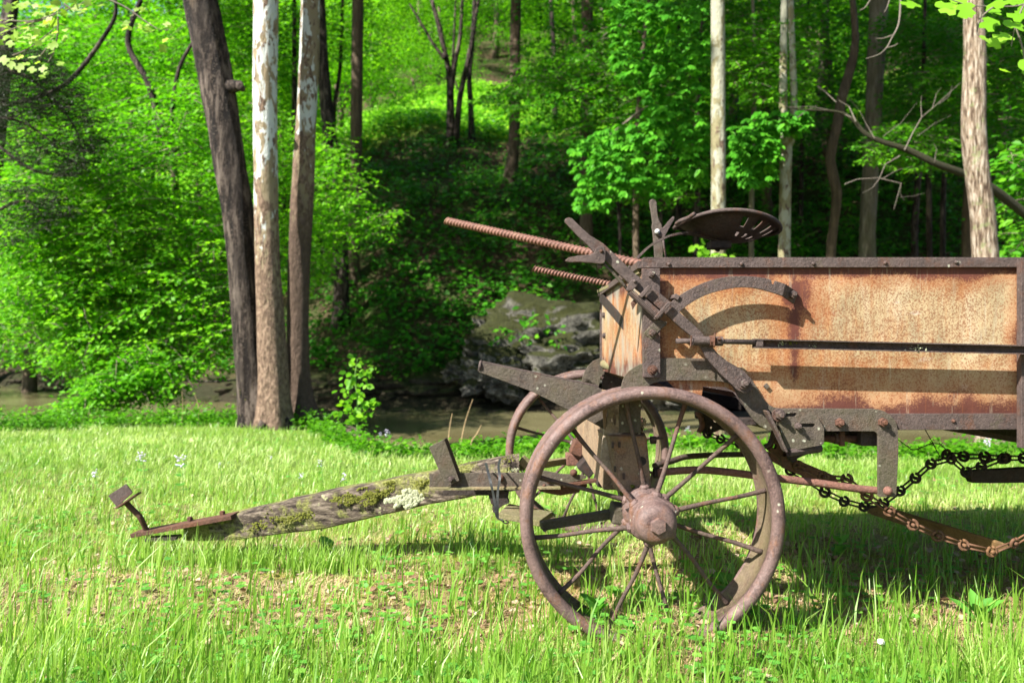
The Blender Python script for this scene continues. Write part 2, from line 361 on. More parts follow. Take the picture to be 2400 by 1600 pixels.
GRASS = mat_leaf('grass_blade', (.09, .23, .012), (.23, .38, .055), (.50, .58, .24), tr=.45, rough=.42, tscale=1.4, spec=.5)
STRAW = mat_leaf('dry_straw', (.24, .16, .07), (.46, .34, .18), (.66, .55, .34), tr=.25, rough=.7, tscale=1.0)
LITTER = mat_leaf('dead_leaf', (.12, .065, .04), (.24, .15, .09), (.42, .33, .24), tr=.15, rough=.8, tscale=.9)
CLOVER = mat_leaf('clover_leaf', (.06, .2, .03), (.1, .29, .04), (.17, .36, .05), tr=.4)
# ------------------------------------------------------------------ the wagon
def px(c, *pts): return [c(*p) for p in pts]
YN, YF = 2.08, 3.04            # near and far side of the box
wagon = tag(empty('manure_spreader', (1.2, 2.6, 0)), 'rusty antique manure spreader wagon with iron spoked wheels and wooden tongue on the grass', 'farm wagon')
XF, XR = P(1507, 0, YN).x, 3.35  # front and rear ends of the box
ZT = P(0, 607, YN).z; ZB = P(0, 1007, YN).z; zrail = P(0, 628, YN).z; zbr = P(0, 969, YN).z
xb0, yb0 = 1866, 690; xend = (XR*FPX/YN)+1200
bx = P(xb0, yb0, YN)
PANEL = mat_panel('rusted_galvanised_side', XF+.02, P(2398, 0, YN).x, ZB+.045, zrail, P(1862, 0, YN).x, (bx.x, bx.z))
panel = plate('side_panel', [(1510, 614), (2397, 614), (2397, 985), (1848, 985), (1800, 985), (1735, 925), (1700, 907), (1648, 905), (1640, 955), (1626, 955), (1565, 893), (1510, 893)], YN, .003, PANEL, wagon, bev=0)
# dents and hammer marks: subdivide lightly
panel_r = plate('side_panel', [(2399, 614), (xend, 614), (xend, 985), (2399, 985)], YN+.001, .003, PANEL, wagon, bev=0)
PANELF = mat_panel('rusted_front_sheet', YN, YF, .69, .985, None, None, axis='y', grey=.8)
# front sheet faces -X
zfb, zft = .692, ZT-.03
V = [(XF, YN+.005, zft), (XF, YF, zft), (XF, YF, zfb), (XF, YN+.005, zfb)]
fs = mesh('front_panel', V+[(x+.003, y, z) for x, y, z in V], [[0, 1, 2, 3], [7, 6, 5, 4], [0, 4, 5, 1], [1, 5, 6, 2], [2, 6, 7, 3], [3, 7, 4, 0]], PANELF, wagon); fixn(fs)
farp = boxb('side_panel', XF+.002, XR, YF, YF+.004, ZB+.02, ZT-.005, IRON, wagon, bev=0)
# far corner edge
boxb('corner_post', XF-.006, XF+.012, YF-.004, YF+.012, zfb-.02, ZT-.012, IRON, wagon)
flr = boxb('box_floor', XF+.25, XR, YN+.006, YF-.002, ZB+.012, ZB+.03, IRON_DARK, wagon)
# sloping front floor pan
V, F = bar_geo((XF+.01, (YN+YF)/2, zfb+.004), (XF+.27, (YN+YF)/2, ZB+.02), YF-YN-.02, .012); mesh('floor_pan', V, F, RUST, wagon)
# rails
tr = plate('top_rail', [(1505, 606.5), (xend, 602), (xend, 624), (1505, 627.5)], YN-.012, .012, IRON, wagon, bev=.0015)
for cx, cy in ((400, 170), (889, 168), (1378, 163), (1860, 158)):
    a = c3(cx, cy); bolt(a[0], a[1], YN-.012, .0055, tr, IRON, hexa=False, name='rivet')
a = c1(1483, 468); bolt(a[0], a[1], YN-.012, .0055, tr, IRON, hexa=False, name='rivet')
boxb('rail_top_flange', XF-.001, XR, YN-.011, YN+.03, ZT-.0005, ZT+.0035, IRON, wagon, bev=.001)
boxb('top_rail', XF, XR, YF+.006, YF+.018, ZT-.03, ZT, IRON, wagon)
brail = plate('bottom_rail', [(2060, 969), (2396, 968.5), (2396, 1006), (2090, 1007.5)], YN-.008, .008, IRON, wagon)
a = c3(1842, 1238); bolt(a[0], a[1], YN-.008, .0055, brail, RUST, hexa=False, name='rivet')
plate('bottom_rail', [(2397.5, 969), (xend, 969), (xend, 1007), (2397.5, 1007)], YN-.006, .008, IRON, wagon)
plate('side_stake', [(2394, 604), (2412, 604), (2412, 1050), (2394, 1050)], YN-.034, .02, IRON, wagon)
boxb('bottom_rail', XF+.3, XR, YF+.006, YF+.012, ZB, ZB+.045, IRON, wagon)
for x in (.95, 1.5, 2.1, 2.8): boxb('cross_member', x, x+.05, YN+.01, YF-.01, ZB-.045, ZB+.008, IRON_DARK, wagon)
# dark conveyor pan under the rear
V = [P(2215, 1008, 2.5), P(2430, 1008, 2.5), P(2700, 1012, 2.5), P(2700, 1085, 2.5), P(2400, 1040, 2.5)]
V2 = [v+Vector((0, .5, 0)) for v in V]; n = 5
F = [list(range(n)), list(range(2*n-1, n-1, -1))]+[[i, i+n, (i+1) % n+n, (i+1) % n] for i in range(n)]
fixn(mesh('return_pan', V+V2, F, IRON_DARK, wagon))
# front corner post with bolts
post = plate('corner_post', [(1505, 628.5), (1547.5, 628.5), (1548, 884), (1507.5, 884)], YN-.032, .013, IRON, wagon, bev=.0015)
bolt(*c1(1377, 532), YN-.032, .0095, post, IRON, rot=1); bolt(*c1(1382, 1115), YN-.032, .0095, post, RUST, washer=True)
# front top rail, its slanted foot plate, and the tan board across the front
bar('front_rail', P(1408, 683, YF), P(1508, 636, YN+.03), .028, .012, TAN, wagon, side=(1, 0, 0))
bar('front_rail', (XF-.006, YF, ZT-.03), (XF-.006, YN, ZT-.015), .016, .02, IRON, wagon, side=(1, 0, 0))
V = [P(1447, 663, 2.62), P(1474, 652, 2.62), P(1512, 690, 2.2), P(1512, 757, 2.2), P(1500, 742, 2.25)]
V2 = [v+Vector((.02, .02, 0)) for v in V]
fixn(mesh('foot_board', V+V2, [list(range(5)), list(range(9, 4, -1))]+[[i, i+5, (i+1) % 5+5, (i+1) % 5] for i in range(5)], TAN, wagon))
bar('front_shadow_strip', P(1412, 694, 3.0)+Vector((-.01, 0, 0)), P(1508, 803, YN+.1)+Vector((-.01, 0, 0)), .004, .04, IRON_DARK, wagon, side=(1, 0, 0))  # dark strip standing in for the shadow across the front sheet
for cx, cy, Y in ((1197, 745, 2.62), ):
    pass
for (cx, cy), Y in (((1098, 780), 2.94), ((1103, 905), 2.92)):
    p = Vector((XF, Y, P(*c1(cx, cy), Y).z)); V, F = lathe_geo(p, (-1, 0, 0), [(0, .011), (.009, .0105), (.012, .006)], 8); fixn(mesh('bolt', V, F, IRON, fs))
# rope-like pipe at the bottom of the front sheet
pp = spline([P(*c1(1086, 1078), 2.98), P(*c1(1130, 1095), 2.85), P(*c1(1180, 1115), 2.7), P(*c1(1240, 1116), 2.55), P(*c1(1300, 1105), 2.4), P(*c1(1350, 1090), 2.25)], 6)
tube('drip_bar', pp, .017, TAN, wagon, seg=12)
# --- big bracket plate
bo = px(c1, (1178, 1500), (1182, 1290), (1190, 1230), (1200, 1185), (1215, 1150), (1240, 1122), (1270, 1100), (1300, 1084), (1326, 1074), (1440, 1043), (1600, 1043), (1720, 1045), (1800, 1050), (1850, 1066), (1900, 1095), (1950, 1130), (1990, 1170), (2018, 1212), (2040, 1260), (2068, 1300), (2100, 1330), (2130, 1345), (2165, 1350))
bo += px(c3, (1000, 1153), (1300, 1155), (1345, 1162), (1380, 1175), (1412, 1197), (1440, 1225), (1457, 1260), (1466, 1300), (1470, 1400))
bo += px(c4, (1325, 500), (1310, 790), (1303, 798), (1180, 798), (1173, 790), (1172, 330), (1160, 308), (1140, 296), (700, 294), (330, 290))
bo += px(c1, (2080, 1480), (2040, 1456), (2000, 1420), (1950, 1345), (1900, 1260), (1880, 1220), (1850, 1197), (1810, 1187), (1700, 1180), (1500, 1180), (1430, 1186), (1385, 1198), (1345, 1220), (1320, 1250), (1312, 1290), (1312, 1500))
brk = plate('frame_bracket', bo, 2.062, .009, IRON_MOSS, wagon, bev=.0012)
bolt(*c1(1942, 1197), 2.02, .0115, brk, IRON, washer=True)
bolt(*c4(870, 228), 2.062, .0125, brk, RUST, h=.012); bolt(*c4(1200, 225), 2.062, .0125, brk, RUST, h=.012)
bolt(*c4(1242, 750), 2.05, .0125, brk, PINK, hexa=False, h=.014)
V, F = lathe_geo(P(*c1(2078, 1214), YN-.001), (0, -1, 0), [(0, .008), (.007, .008)], 4); mesh('nut', V, F, IRON_MOSS, brk)
# --- lever
lo = px(c1, (845, 200), (850, 188), (870, 181), (892, 187), (950, 245), (1000, 290), (1050, 320), (1085, 342), (1270, 520), (1400, 622), (1500, 702), (1560, 770), (1680, 878), (1722, 935), (1780, 1010), (1840, 1060), (1900, 1098), (1950, 1125), (1992, 1175), (2005, 1215), (1990, 1250), (1950, 1262), (1905, 1240), (1880, 1215), (1800, 1140), (1745, 1080), (1712, 1040), (1690, 995), (1640, 925), (1560, 860), (1435, 748), (1235, 582), (1100, 452), (1020, 392), (985, 350), (930, 300), (862, 228), (848, 214))
lever = plate('adjusting_lever', lo, 2.024, .011, IRON, wagon, bev=.0025)
gp = px(c1, (848, 450), (852, 440), (870, 426), (930, 415), (1000, 409), (1025, 396), (1037, 372), (1052, 360), (1072, 355), (1090, 364), (1097, 385), (1095, 450), (1088, 462), (1065, 466), (1000, 459), (940, 455), (880, 456))
grip = plate('lever_grip', gp, 2.010, .012, IRON, lever, bev=.002)
bolt(*c1(1070, 388), 2.010, .005, grip, RUST, hexa=False)
cat = plate('latch_dog', px(c1, (1222, 627), (1240, 585), (1255, 566), (1275, 558), (1293, 565), (1300, 580), (1294, 596), (1262, 628), (1235, 634)), 2.012, .011, IRON, lever, bev=.0015)
bolt(*c1(1275, 573), 2.012, .005, cat, IRON, hexa=False)
tube('latch_rod', [P(*c1(1085, 465), 2.03), P(*c1(1140, 520), 2.03), P(*c1(1190, 575), 2.035), P(*c1(1240, 632), 2.03)], .0042, IRON_MOSS, lever)
tube('latch_rod', [P(*c1(1055, 470), 2.03), P(*c1(1062, 495), 2.03)], .006, IRON, lever)
# coil spring
A = P(*c1(1243, 635), 2.022); B = P(*c1(1412, 788), 2.022); t = (B-A).normalized(); nrm = t.cross(Vector((0, 1, 0))); N = 24*9
V, F = tube_geo([A+(B-A)*(i/N)+(nrm*math.cos(2*math.pi*i/9)+Vector((0, 1, 0))*math.sin(2*math.pi*i/9))*.0085 for i in range(N+1)], .0016, 5)
mesh('coil_spring', V, F, IRON, lever, smooth=True)
tube('spring_rod', [A-(B-A)*.1, B+(B-A)*.1], .003, IRON, lever)
for a, b in (((1308, 668), (1370, 602)), ((1402, 798), (1492, 702))):
    V, F = bar_geo(P(*c1(*a), 2.012), P(*c1(*b), 2.012), .008, .011); g2 = bar_geo(P(*c1(*a), 2.016), P(*c1(*a), 2.05), .01, .008, (1, 0, 0))
    V, F = merge([(V, F), g2]); mesh('guide_strap', V, F, IRON, lever, bev=.002)
bar('latch_bar', P(*c1(1325, 690), 2.018), P(*c1(1440, 790), 2.018), .008, .016, IRON, lever)
plate('lever_stop', px(c1, (1250, 705), (1268, 685), (1300, 695), (1276, 722), (1262, 748), (1258, 728)), 2.03, .006, RUST, lever)
# pivot tab at the post
tab = plate('pivot_tab', px(c1, (1328, 890), (1345, 872), (1395, 822), (1410, 805), (1475, 822), (1470, 838), (1420, 882), (1395, 925), (1375, 930), (1340, 905)), 2.046, .012, IRON_MOSS, wagon, bev=.002)
bolt(*c1(1382, 888), 2.046, .010, tab, IRON)
# --- quadrant arc
ao = px(c1, (1495, 703), (1520, 682), (1560, 653), (1600, 628), (1650, 602), (1700, 580), (1760, 560), (1830, 546), (1890, 541), (1950, 540), (2000, 543), (2050, 549), (2112, 562), (2115, 588), (2128, 592), (2136, 569), (2165, 578), (2200, 590), (2180, 662), (2140, 648), (2100, 636), (2050, 622), (2000, 613), (1950, 609), (1900, 611), (1850, 619), (1800, 630), (1750, 643), (1700, 661), (1650, 686), (1600, 718), (1570, 742), (1545, 764))
arc = plate('quadrant_arc', ao, 2.026, .009, IRON, wagon, bev=.0012)
e0, e1 = c1(2200, 590), c1(2180, 662); f0, f1 = c1(2275, 640), c1(2250, 712)
V = [P(*e0, 2.026), P(*f0, 2.070), P(*f1, 2.070), P(*e1, 2.026)]; V += [v+Vector((0, .009, 0)) for v in V]
ft = fixn(mesh('arc_foot', V, [[0, 1, 2, 3], [7, 6, 5, 4], [0, 4, 5, 1], [1, 5, 6, 2], [2, 6, 7, 3], [3, 7, 4, 0]], IRON, arc, bev=.0015))
bolt(*c1(2240, 655), 2.055, .011, ft, IRON)
V, F = box_geo(P(*c1(1518, 672), 2.05), .013, .06, .013, Matrix.Rotation(.5, 3, 'Y')); mesh('stud', V, F, IRON, arc, bev=.001)
# --- draw rod and channel along the side
yr = 2.02
rod = tube('draw_rod', [P(*c1(1527, 938), yr), P(*c1(1640, 938), yr), P(*c1(2020, 945), yr)], .0068, IRON, wagon, seg=14)
for a, b, r in (((1628, 937), (1730, 939), .0125), ((1730, 940), (1765, 940), .0155), ((1768, 939), (1812, 940), .0125)):
    V, F = tube_geo([P(*c1(*a), yr), P(*c1(*b), yr)], r, 16 if r < .015 else 8); mesh('rod_collar', V, F, IRON if r < .015 else RUST, rod, bev=.001)
for cx, ya, yb in ((1766, 890, 968), (1622, 905, 970)):
    tube('cotter_pin', [P(*c1(cx, ya), yr-.016), P(*c1(cx-5, yb), yr-.016)], .0022, RUST, rod, seg=6)
V, F = lathe_geo(P(*c1(1790, 925), yr-.012), (0, -1, .4), [(0, .005), (.006, .004)], 8); mesh('set_screw', V, F, RUST, rod)
# channel: web against the box, two lips towards the viewer
ya, yb = 2.008, 2.034
L0 = [(1770, 793.5), (1770, 816)]; xe = 2700; sl = (808.6-793.5)/630
top0, bot0 = P(1770, 793.5, ya), P(1770, 815.5, ya); top1 = P(xe, 793.5+sl*(xe-1770), ya); bot1 = P(xe, 815.5+sl*(xe-1770)*.97, ya)
D = Vector((0, yb-ya, 0)); th = Vector((0, 0, .003))
def quadslab(a, b, off, name):
    V = [a, b, b+off, a+off]; 
    return V
def slab6(a, b, d, e):
    V = [a, b, b+d, a+d, a+e, b+e, b+d+e, a+d+e]; return V, [[0, 1, 2, 3], [7, 6, 5, 4], [0, 4, 5, 1], [1, 5, 6, 2], [2, 6, 7, 3], [3, 7, 4, 0]]
ch = merge([slab6(top0, top1, D, -th), slab6(bot0, bot1, D, th), slab6(bot0+D+Vector((0, -.003, 0)), bot1+D+Vector((0, -.003, 0)), Vector((0, .003, 0)), top0-bot0)])
chan = fixn(mesh('draw_channel', ch[0], ch[1], IRON, wagon))
V, F = box_geo(P(1779, 804.5, 2.02), .018, .02, .017); mesh('channel_end', V, F, IRON, chan, bev=.002)
def clump(name, c, sx, sy, sz, mat, parent, n=14, rr=.3, seed=0):
    r = random.Random(seed); gs = []; n = n*2 if n > 50 else n
    for i in range(n):
        p = Vector(c)+Vector((r.gauss(0, sx), r.gauss(0, sy), r.gauss(0, sz))); q = min(sx, sz)*(.5+r.random()*rr*3)*(.30 if n > 50 else .5)
        b = bmesh.new(); bmesh.ops.create_icosphere(b, subdivisions=1, radius=q)
        V = [v.co*(1+r.uniform(-.3, .3))+p for v in b.verts]; F = [[v.index for v in f.verts] for f in b.faces]; b.free(); gs.append((V, F))
    V, F = merge(gs); o = mesh(name, V, F, mat, parent)
    if parent is not None: o['kind'] = 'stuff'
    return o
clump('lichen_patch', P(*c3(672, 712), 2.028), .009, .002, .004, LICHEN, chan, 18, .3, 1)
clump('moss_patch', P(*c3(737, 712), 2.028), .006, .002, .004, MOSSPAD, chan, 12, .3, 2)
clump('lichen_patch', P(*c3(895, 726), 2.028), .005, .002, .003, LICHEN, chan, 10, .3, 3)
clump('lichen_patch', P(*c3(1590, 748), 2.022), .013, .004, .004, LICHEN, chan, 26, .3, 4)
# --- slotted plate under the bracket
out = px(c4, (460, 125), (665, 122), (690, 158), (715, 200), (738, 240), (755, 270), (757, 375), (752, 390), (738, 400), (650, 416), (560, 432), (480, 455), (410, 250), (400, 140))
def slot(x0, y0, x1, y1):
    r = (y1-y0)/2; pts = []
    for k in range(7): a = math.pi/2+math.pi*k/6; pts.append((x0+r+math.cos(a)*r, (y0+y1)/2-math.sin(a)*r))
    for k in range(7): a = -math.pi/2+math.pi*k/6; pts.append((x1-r+math.cos(a)*r, (y0+y1)/2-math.sin(a)*r))
    return px(c4, *pts)
sp = plate_holes('slotted_plate', out, [slot(452, 150, 547, 184), slot(560, 234, 687, 264)], 2.042, .012, IRON_MOSS, wagon)
plate('plate_lip', px(c4, (312, 142), (322, 137), (336, 140), (400, 268), (482, 452), (470, 460), (456, 440), (395, 310)), 2.012, .03, IRON, sp, bev=.002)
bolt(*c4(408, 170), 2.042, .0125, sp, IRON, washer=True, h=.014); bolt(*c4(552, 255), 2.042, .0095, sp, IRON, h=.012)
V, F = tube_geo(spline([P(*c4(480, 455), 2.045), P(*c4(600, 440), 2.06), P(*c4(720, 425), 2.09)], 4), .012, 8); mesh('plate_fold', V, F, IRON, sp)
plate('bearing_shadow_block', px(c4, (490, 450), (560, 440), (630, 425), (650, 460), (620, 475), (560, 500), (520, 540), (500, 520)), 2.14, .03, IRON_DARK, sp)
sh = tube('apron_shaft', [P(*c4(740, 350), 2.12), P(*c4(1010, 351), 2.12)], .0095, RUST, wagon, seg=12)
V, F = tube_geo([P(*c4(833, 348), 2.12), P(*c4(882, 348), 2.12)], .0165, 12); mesh('shaft_collar', V, F, IRON, sh, bev=.001)
bar('shaft_key', P(*c4(892, 298), 2.105), P(*c4(892, 408), 2.105), .012, .013, RUST, sh)
plate('take_up_box', px(c4, (755, 297), (965, 297), (965, 335), (880, 338), (880, 402), (755, 368)), 2.16, .06, IRON_DARK, wagon)
# --- brown castings carrying the chain
def casting(name, pts, holes, Y, mat, parent, th=.02):
    return plate_holes(name, pts, holes, Y, th, mat, parent)
def circ(cx, cy, r, n=12, cr=None): return [cr(cx+math.cos(2*math.pi*k/n)*r, cy+math.sin(2*math.pi*k/n)*r) for k in range(n)]
cs = casting('chain_guide', px(d4, (1150, 800), (1215, 760), (1230, 690), (1280, 640), (1330, 700), (1370, 830), (1400, 890), (1450, 900), (1440, 930), (1400, 985), (1370, 1030), (1345, 1032), (1325, 990), (1310, 930), (1260, 880), (1200, 850)),
             [circ(1232, 760, 30, cr=d4), circ(1352, 862, 24, cr=d4), circ(1330, 812, 8, 8, d4)], 2.2, CHAIN, wagon)
tube('guide_hook', spline([P(*d4(1110, 765), 2.15), P(*d4(1165, 735), 2.15), P(*d4(1200, 660), 2.15), P(*d4(1218, 560), 2.12)], 5), .007, IRON, cs)
cs2 = casting('chain_guide', px(d4, (290, 590), (330, 540), (310, 430), (270, 420), (260, 350), (330, 290), (420, 300), (520, 330), (600, 420), (680, 540), (690, 580), (560, 560), (470, 600), (420, 650), (400, 600)),
              [circ(520, 430, 42, cr=d4), circ(460, 535, 18, cr=d4), circ(575, 495, 14, cr=d4)], 2.95, IRON_DARK, wagon)
tube('guide_hook', spline([P(*d4(300, 590), 2.9), P(*d4(330, 540), 2.9), P(*d4(345, 500), 2.9), P(*d4(320, 390), 2.9), P(*d4(290, 360), 2.9), P(*d4(330, 290), 2.9)], 5), .010, PINK, cs2)
# boards and slats seen below the box
V = [P(*d4(690, 330), 2.75), P(*d4(800, 340), 2.75), P(*d4(1000, 420), 2.75), P(*d4(1230, 530), 2.75), P(*d4(1230, 570), 2.75), P(*d4(1150, 555), 2.75), P(*d4(900, 490), 2.75), P(*d4(800, 470), 2.75)]
V2 = [v+Vector((0, .03, 0)) for v in V]; n = len(V)
fixn(mesh('cross_board', V+V2, [list(range(n)), list(range(2*n-1, n-1, -1))]+[[i, i+n, (i+1) % n+n, (i+1) % n] for i in range(n)], TAN, wagon))
plate('front_slat', px(d4, (310, 70), (325, 25), (720, 95), (770, 155), (690, 150), (500, 110)), 2.22, .03, PINK, wagon)
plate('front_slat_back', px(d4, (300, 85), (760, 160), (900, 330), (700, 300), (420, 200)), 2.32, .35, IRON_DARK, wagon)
def slat(pts, Y0, Y1, mat, name='apron_slat', d=Vector((.0, .035, 0))):
    ys = [Y0+(Y1-Y0)*(p[0]-min(q[0] for q in pts))/(max(q[0] for q in pts)-min(q[0] for q in pts)) for p in pts]
    V = [P(*c4(*p), y) for p, y in zip(pts, ys)]; n = len(V); V2 = [v+d for v in V]
    return fixn(mesh(name, V+V2, [list(range(n)), list(range(2*n-1, n-1, -1))]+[[i, i+n, (i+1) % n+n, (i+1) % n] for i in range(n)], mat, wagon))
sl1 = slat([(1115, 868), (1290, 890), (2160, 1160), (2170, 1180), (2055, 1245), (2030, 1240), (1880, 1185), (1120, 932)], 2.9, 2.24, mat_iron('ochre_rust', (.20, .12, .05), (.09, .055, .03), (.28, .16, .06), lichen=0))
slat([(1860, 608), (1890, 600), (2287, 578), (2500, 570), (2500, 680), (2287, 688), (2050, 692), (1893, 690)], 2.75, 2.75, IRON_DARK)
slat([(130, 430), (200, 425), (520, 500), (840, 635), (870, 690), (860, 705), (700, 690), (480, 590), (350, 520), (140, 470)], 2.5, 2.65, PINK)
# --- chains
def chain(name, pts, Y, r, mat, parent=wagon, label=None):
    g = empty(name, P(*pts[0], Y if not hasattr(Y, '__len__') else Y[0]), parent)
    if label: g['label'] = label
    ys = Y if hasattr(Y, '__len__') else [Y]*len(pts); Q = [P(*p, y) for p, y in zip(pts, ys)]
    for i, q in enumerate(Q):
        nx = Q[min(i+1, len(Q)-1)]; pv = Q[max(i-1, 0)]; d = (nx-pv).normalized()
        ax = Vector((random.uniform(-.35, .35), -1, random.uniform(-.3, .3))).normalized(); n = (Vector((0, 0, 1))-ax*ax.z).normalized(); m = ax.cross(n); gs = []
        ring = [q+(n*math.cos(a)+m*math.sin(a))*r for a in [.4+2*math.pi*k/14*.93 for k in range(15)]]
        gs.append(tube_geo(ring, r*.36, 6))
        if i < len(Q)-1:
            u = (nx-q).normalized(); s = u.cross(Vector((0, 1, 0))).normalized()*r*.45
            for sg in (-1, 1): gs.append(tube_geo([q+u*r*.8+s*sg, nx-u*r*.8+s*sg*.9], r*.23, 5))
        gs.append(tube_geo([q+Vector((0, -r*.8, 0)), q+Vector((0, r*.8, 0))], r*.42, 7))
        V, F = merge(gs); mesh('chain_link', V, F, mat, g, smooth=True)
    return g
chain('conveyor_chain', px(c4, (470, 500), (555, 560), (750, 645), (930, 662), (1085, 788), (1255, 905), (1435, 1010), (1625, 1095), (1825, 1165), (2040, 1215), (2215, 1150), (2400, 1040)), 2.22, .0135, CHAIN)
chain('conveyor_chain', px(c4, (500, 595), (625, 665), (762, 760), (910, 830), (1063, 870), (1210, 845), (1340, 750), (1455, 652), (1575, 545), (1730, 505), (1845, 607), (1960, 567), (2120, 505)), 2.7, .0155, IRON_DARK)  # near-black iron paints the shaded silhouette of these links
chain('conveyor_chain', px(c4, (1690, 470), (1825, 486), (1985, 490), (2140, 500), (2280, 500), (2420, 500)), 2.85, .0165, IRON_DARK)
chain('conveyor_chain', px(c2, (1225, 400), (1300, 430), (1405, 458), (1480, 500)), 2.9, .014, IRON_DARK)
# --- radius rods
tube('radius_rod', spline([P(*c2(945, 620), 2.13), P(*c2(1080, 608), 2.13), P(*c2(1200, 605), 2.13), P(*c2(1340, 617), 2.12), P(*c2(1540, 642), 2.1), P(*c4(700, 690), 2.09), P(*c4(1000, 732), 2.085), P(*c4(1215, 752), 2.083)], 4), .0105, PINK, wagon, seg=12)
tube('radius_rod', spline([P(*c2(925, 583), 2.6), P(*c2(1020, 556), 2.65), P(*c2(1110, 530), 2.7), P(*c2(1290, 520), 2.8), P(*c2(1480, 518), 2.9), P(*c2(1620, 530), 3.0)], 4), .0105, IRON, wagon, seg=12)
# --- wheels
def wheel(cx, Yo, cz, back=False):
    w = empty('wheel', (cx, Yo+.07, cz), wagon)
    def lat(name, prof, mat, seg=72, rf=None, bev=0):
        V, F = lathe_geo((cx, Yo, cz), (0, 1, 0), prof, seg); F = F[:-2]
        n = len(prof); F += [[(n-1)*seg+k, (n-1)*seg+(k+1) % seg, (k+1) % seg, k] for k in range(seg)]
        # slight waviness of old iron
        o = mesh(name, V, F, mat, w, smooth=True); fixn(o); return o
    R = .341; Wd = .150
    prof = []
    for k in range(9): a = math.pi*(k/8); prof.append((.016-.018*math.sin(a)*1.0, R-.017+.017*math.cos(a)))   # rounded outer bead
    prof += [(.024, R-.033), (.026, R-.024), (Wd-.026, R-.024), (Wd-.024, R-.033)]
    for k in range(9): a = math.pi*(k/8); prof.append((Wd-.016+.018*math.sin(a), R-.017-.017*math.cos(a)))
    prof += [(Wd-.02, R-.004), (.02, R-.004)]
    rim = lat('rim', prof, RIM)
    rim.data.materials.append(RIM_IN); 
    ymid = Yo+.075
    for p in rim.data.polygons:
        c = p.center; rr = math.hypot(c.x-cx, c.z-cz)
        if Yo+.026 < c.y < Yo+Wd-.024 and rr < R-.02: p.material_index = 1
    # hub
    def lh(name, prof, mat, seg=24, rf=None, par=w):
        V, F = lathe_geo((cx, Yo, cz), (0, 1, 0), prof, seg, rf); o = mesh(name, V, F, mat, par, smooth=True); fixn(o)
        m = o.modifiers.new('edge', 'EDGE_SPLIT'); m.split_angle = math.radians(38); return o
    hub = lh('hub', [(-.004, .046), (.0, .060), (.012, .064), (.03, .060), (.036, .05), (.10, .05), (.106, .062), (.135, .064), (.145, .05), (.17, .046)], RIM, 36, lambda d, a: 1+.05*math.cos(6*a)*(1 if d < .04 else 0))
    cap = lh('hub_cap', [(-.058, .026), (-.057, .034), (-.052, .043), (-.045, .0488), (-.034, .0525), (-.014, .0535), (-.012, .051), (-.009, .051), (-.007, .0545), (.0, .055)], RIM, 32)
    lh('hub_nut', [(-.070, .0165), (-.0695, .0195), (-.066, .0215), (-.05, .0215)], RIM, 6, lambda d, a: 1)
    for k in range(12):
        a = math.radians(11.5+30*k); outer = k % 2 == 0
        yh = .016 if outer else .118; d = Vector((math.cos(a), 0, math.sin(a)))
        # spokes cross slightly: hub end shifted round
        sh = Vector((-math.sin(a), 0, math.cos(a)))*(.010 if outer else -.010)
        A = Vector((cx, Yo+yh, cz))+d*.058+sh; B = Vector((cx, ymid, cz))+d*(R-.024)
        rr = random.Random(k+7); bend = Vector((rr.uniform(-1, 1), rr.uniform(-.4, .4), rr.uniform(-1, 1)))*.004
        pts = spline([A, A.lerp(B, .35)+bend, A.lerp(B, .7)-bend, B], 5)
        rad = [.0074-.0018*math.sin(math.pi*i/(len(pts)-1)) for i in range(len(pts))]
        s = tube('spoke', pts, rad, SPOKE, w, seg=8)
        V, F = lathe_geo(A, d, [(-.012, .0145), (.006, .0145), (.012, .0105)], 8); o = mesh('spoke_socket', V, F, RIM, w, smooth=False, bev=.0015)
    return w
wn = P(1532, 1217, 1.957); wf = P(1377.5, 1066, 3.18)
wheel(wn.x, 1.957, .345)
wheel(wf.x, 3.18, .345)
# axle
zax = .345
tube('axle', [(wn.x, 1.99, zax), (wn.x, 3.3, zax)], .018, IRON_DARK, wagon)
# tall axle beam (worn wood faced with iron), receding to the far wheel
V = []
x0 = .262
for Y, zt, zb in ((2.2, P(0, 968, 2.2).z, P(0, 1148, 2.2).z), (3.1, .575, .385)):
    for x in (x0, x0+.05): V += [(x, Y, zt), (x, Y, zb)]
fixn(mesh('axle_beam', V, [[0, 2, 3, 1], [4, 5, 7, 6], [0, 4, 6, 2], [1, 3, 7, 5], [0, 1, 5, 4], [2, 6, 7, 3]], mat_iron('streaked_brown_beam', (.27, .19, .12), (.12, .08, .055), (.4, .24, .13), lichen=1, rough=.8), wagon, bev=.003))
AX = mat_iron('cast_axle_brown', (.27, .18, .12), (.13, .08, .06), (.4, .18, .08), moss=.3, mosscol=(.2, .17, .07), lichen=.7)
AXW = mat_iron('streaked_pale_post', (.40, .32, .25), (.2, .14, .1), (.7, .66, .58), moss=.2, lichen=1, rough=.8)
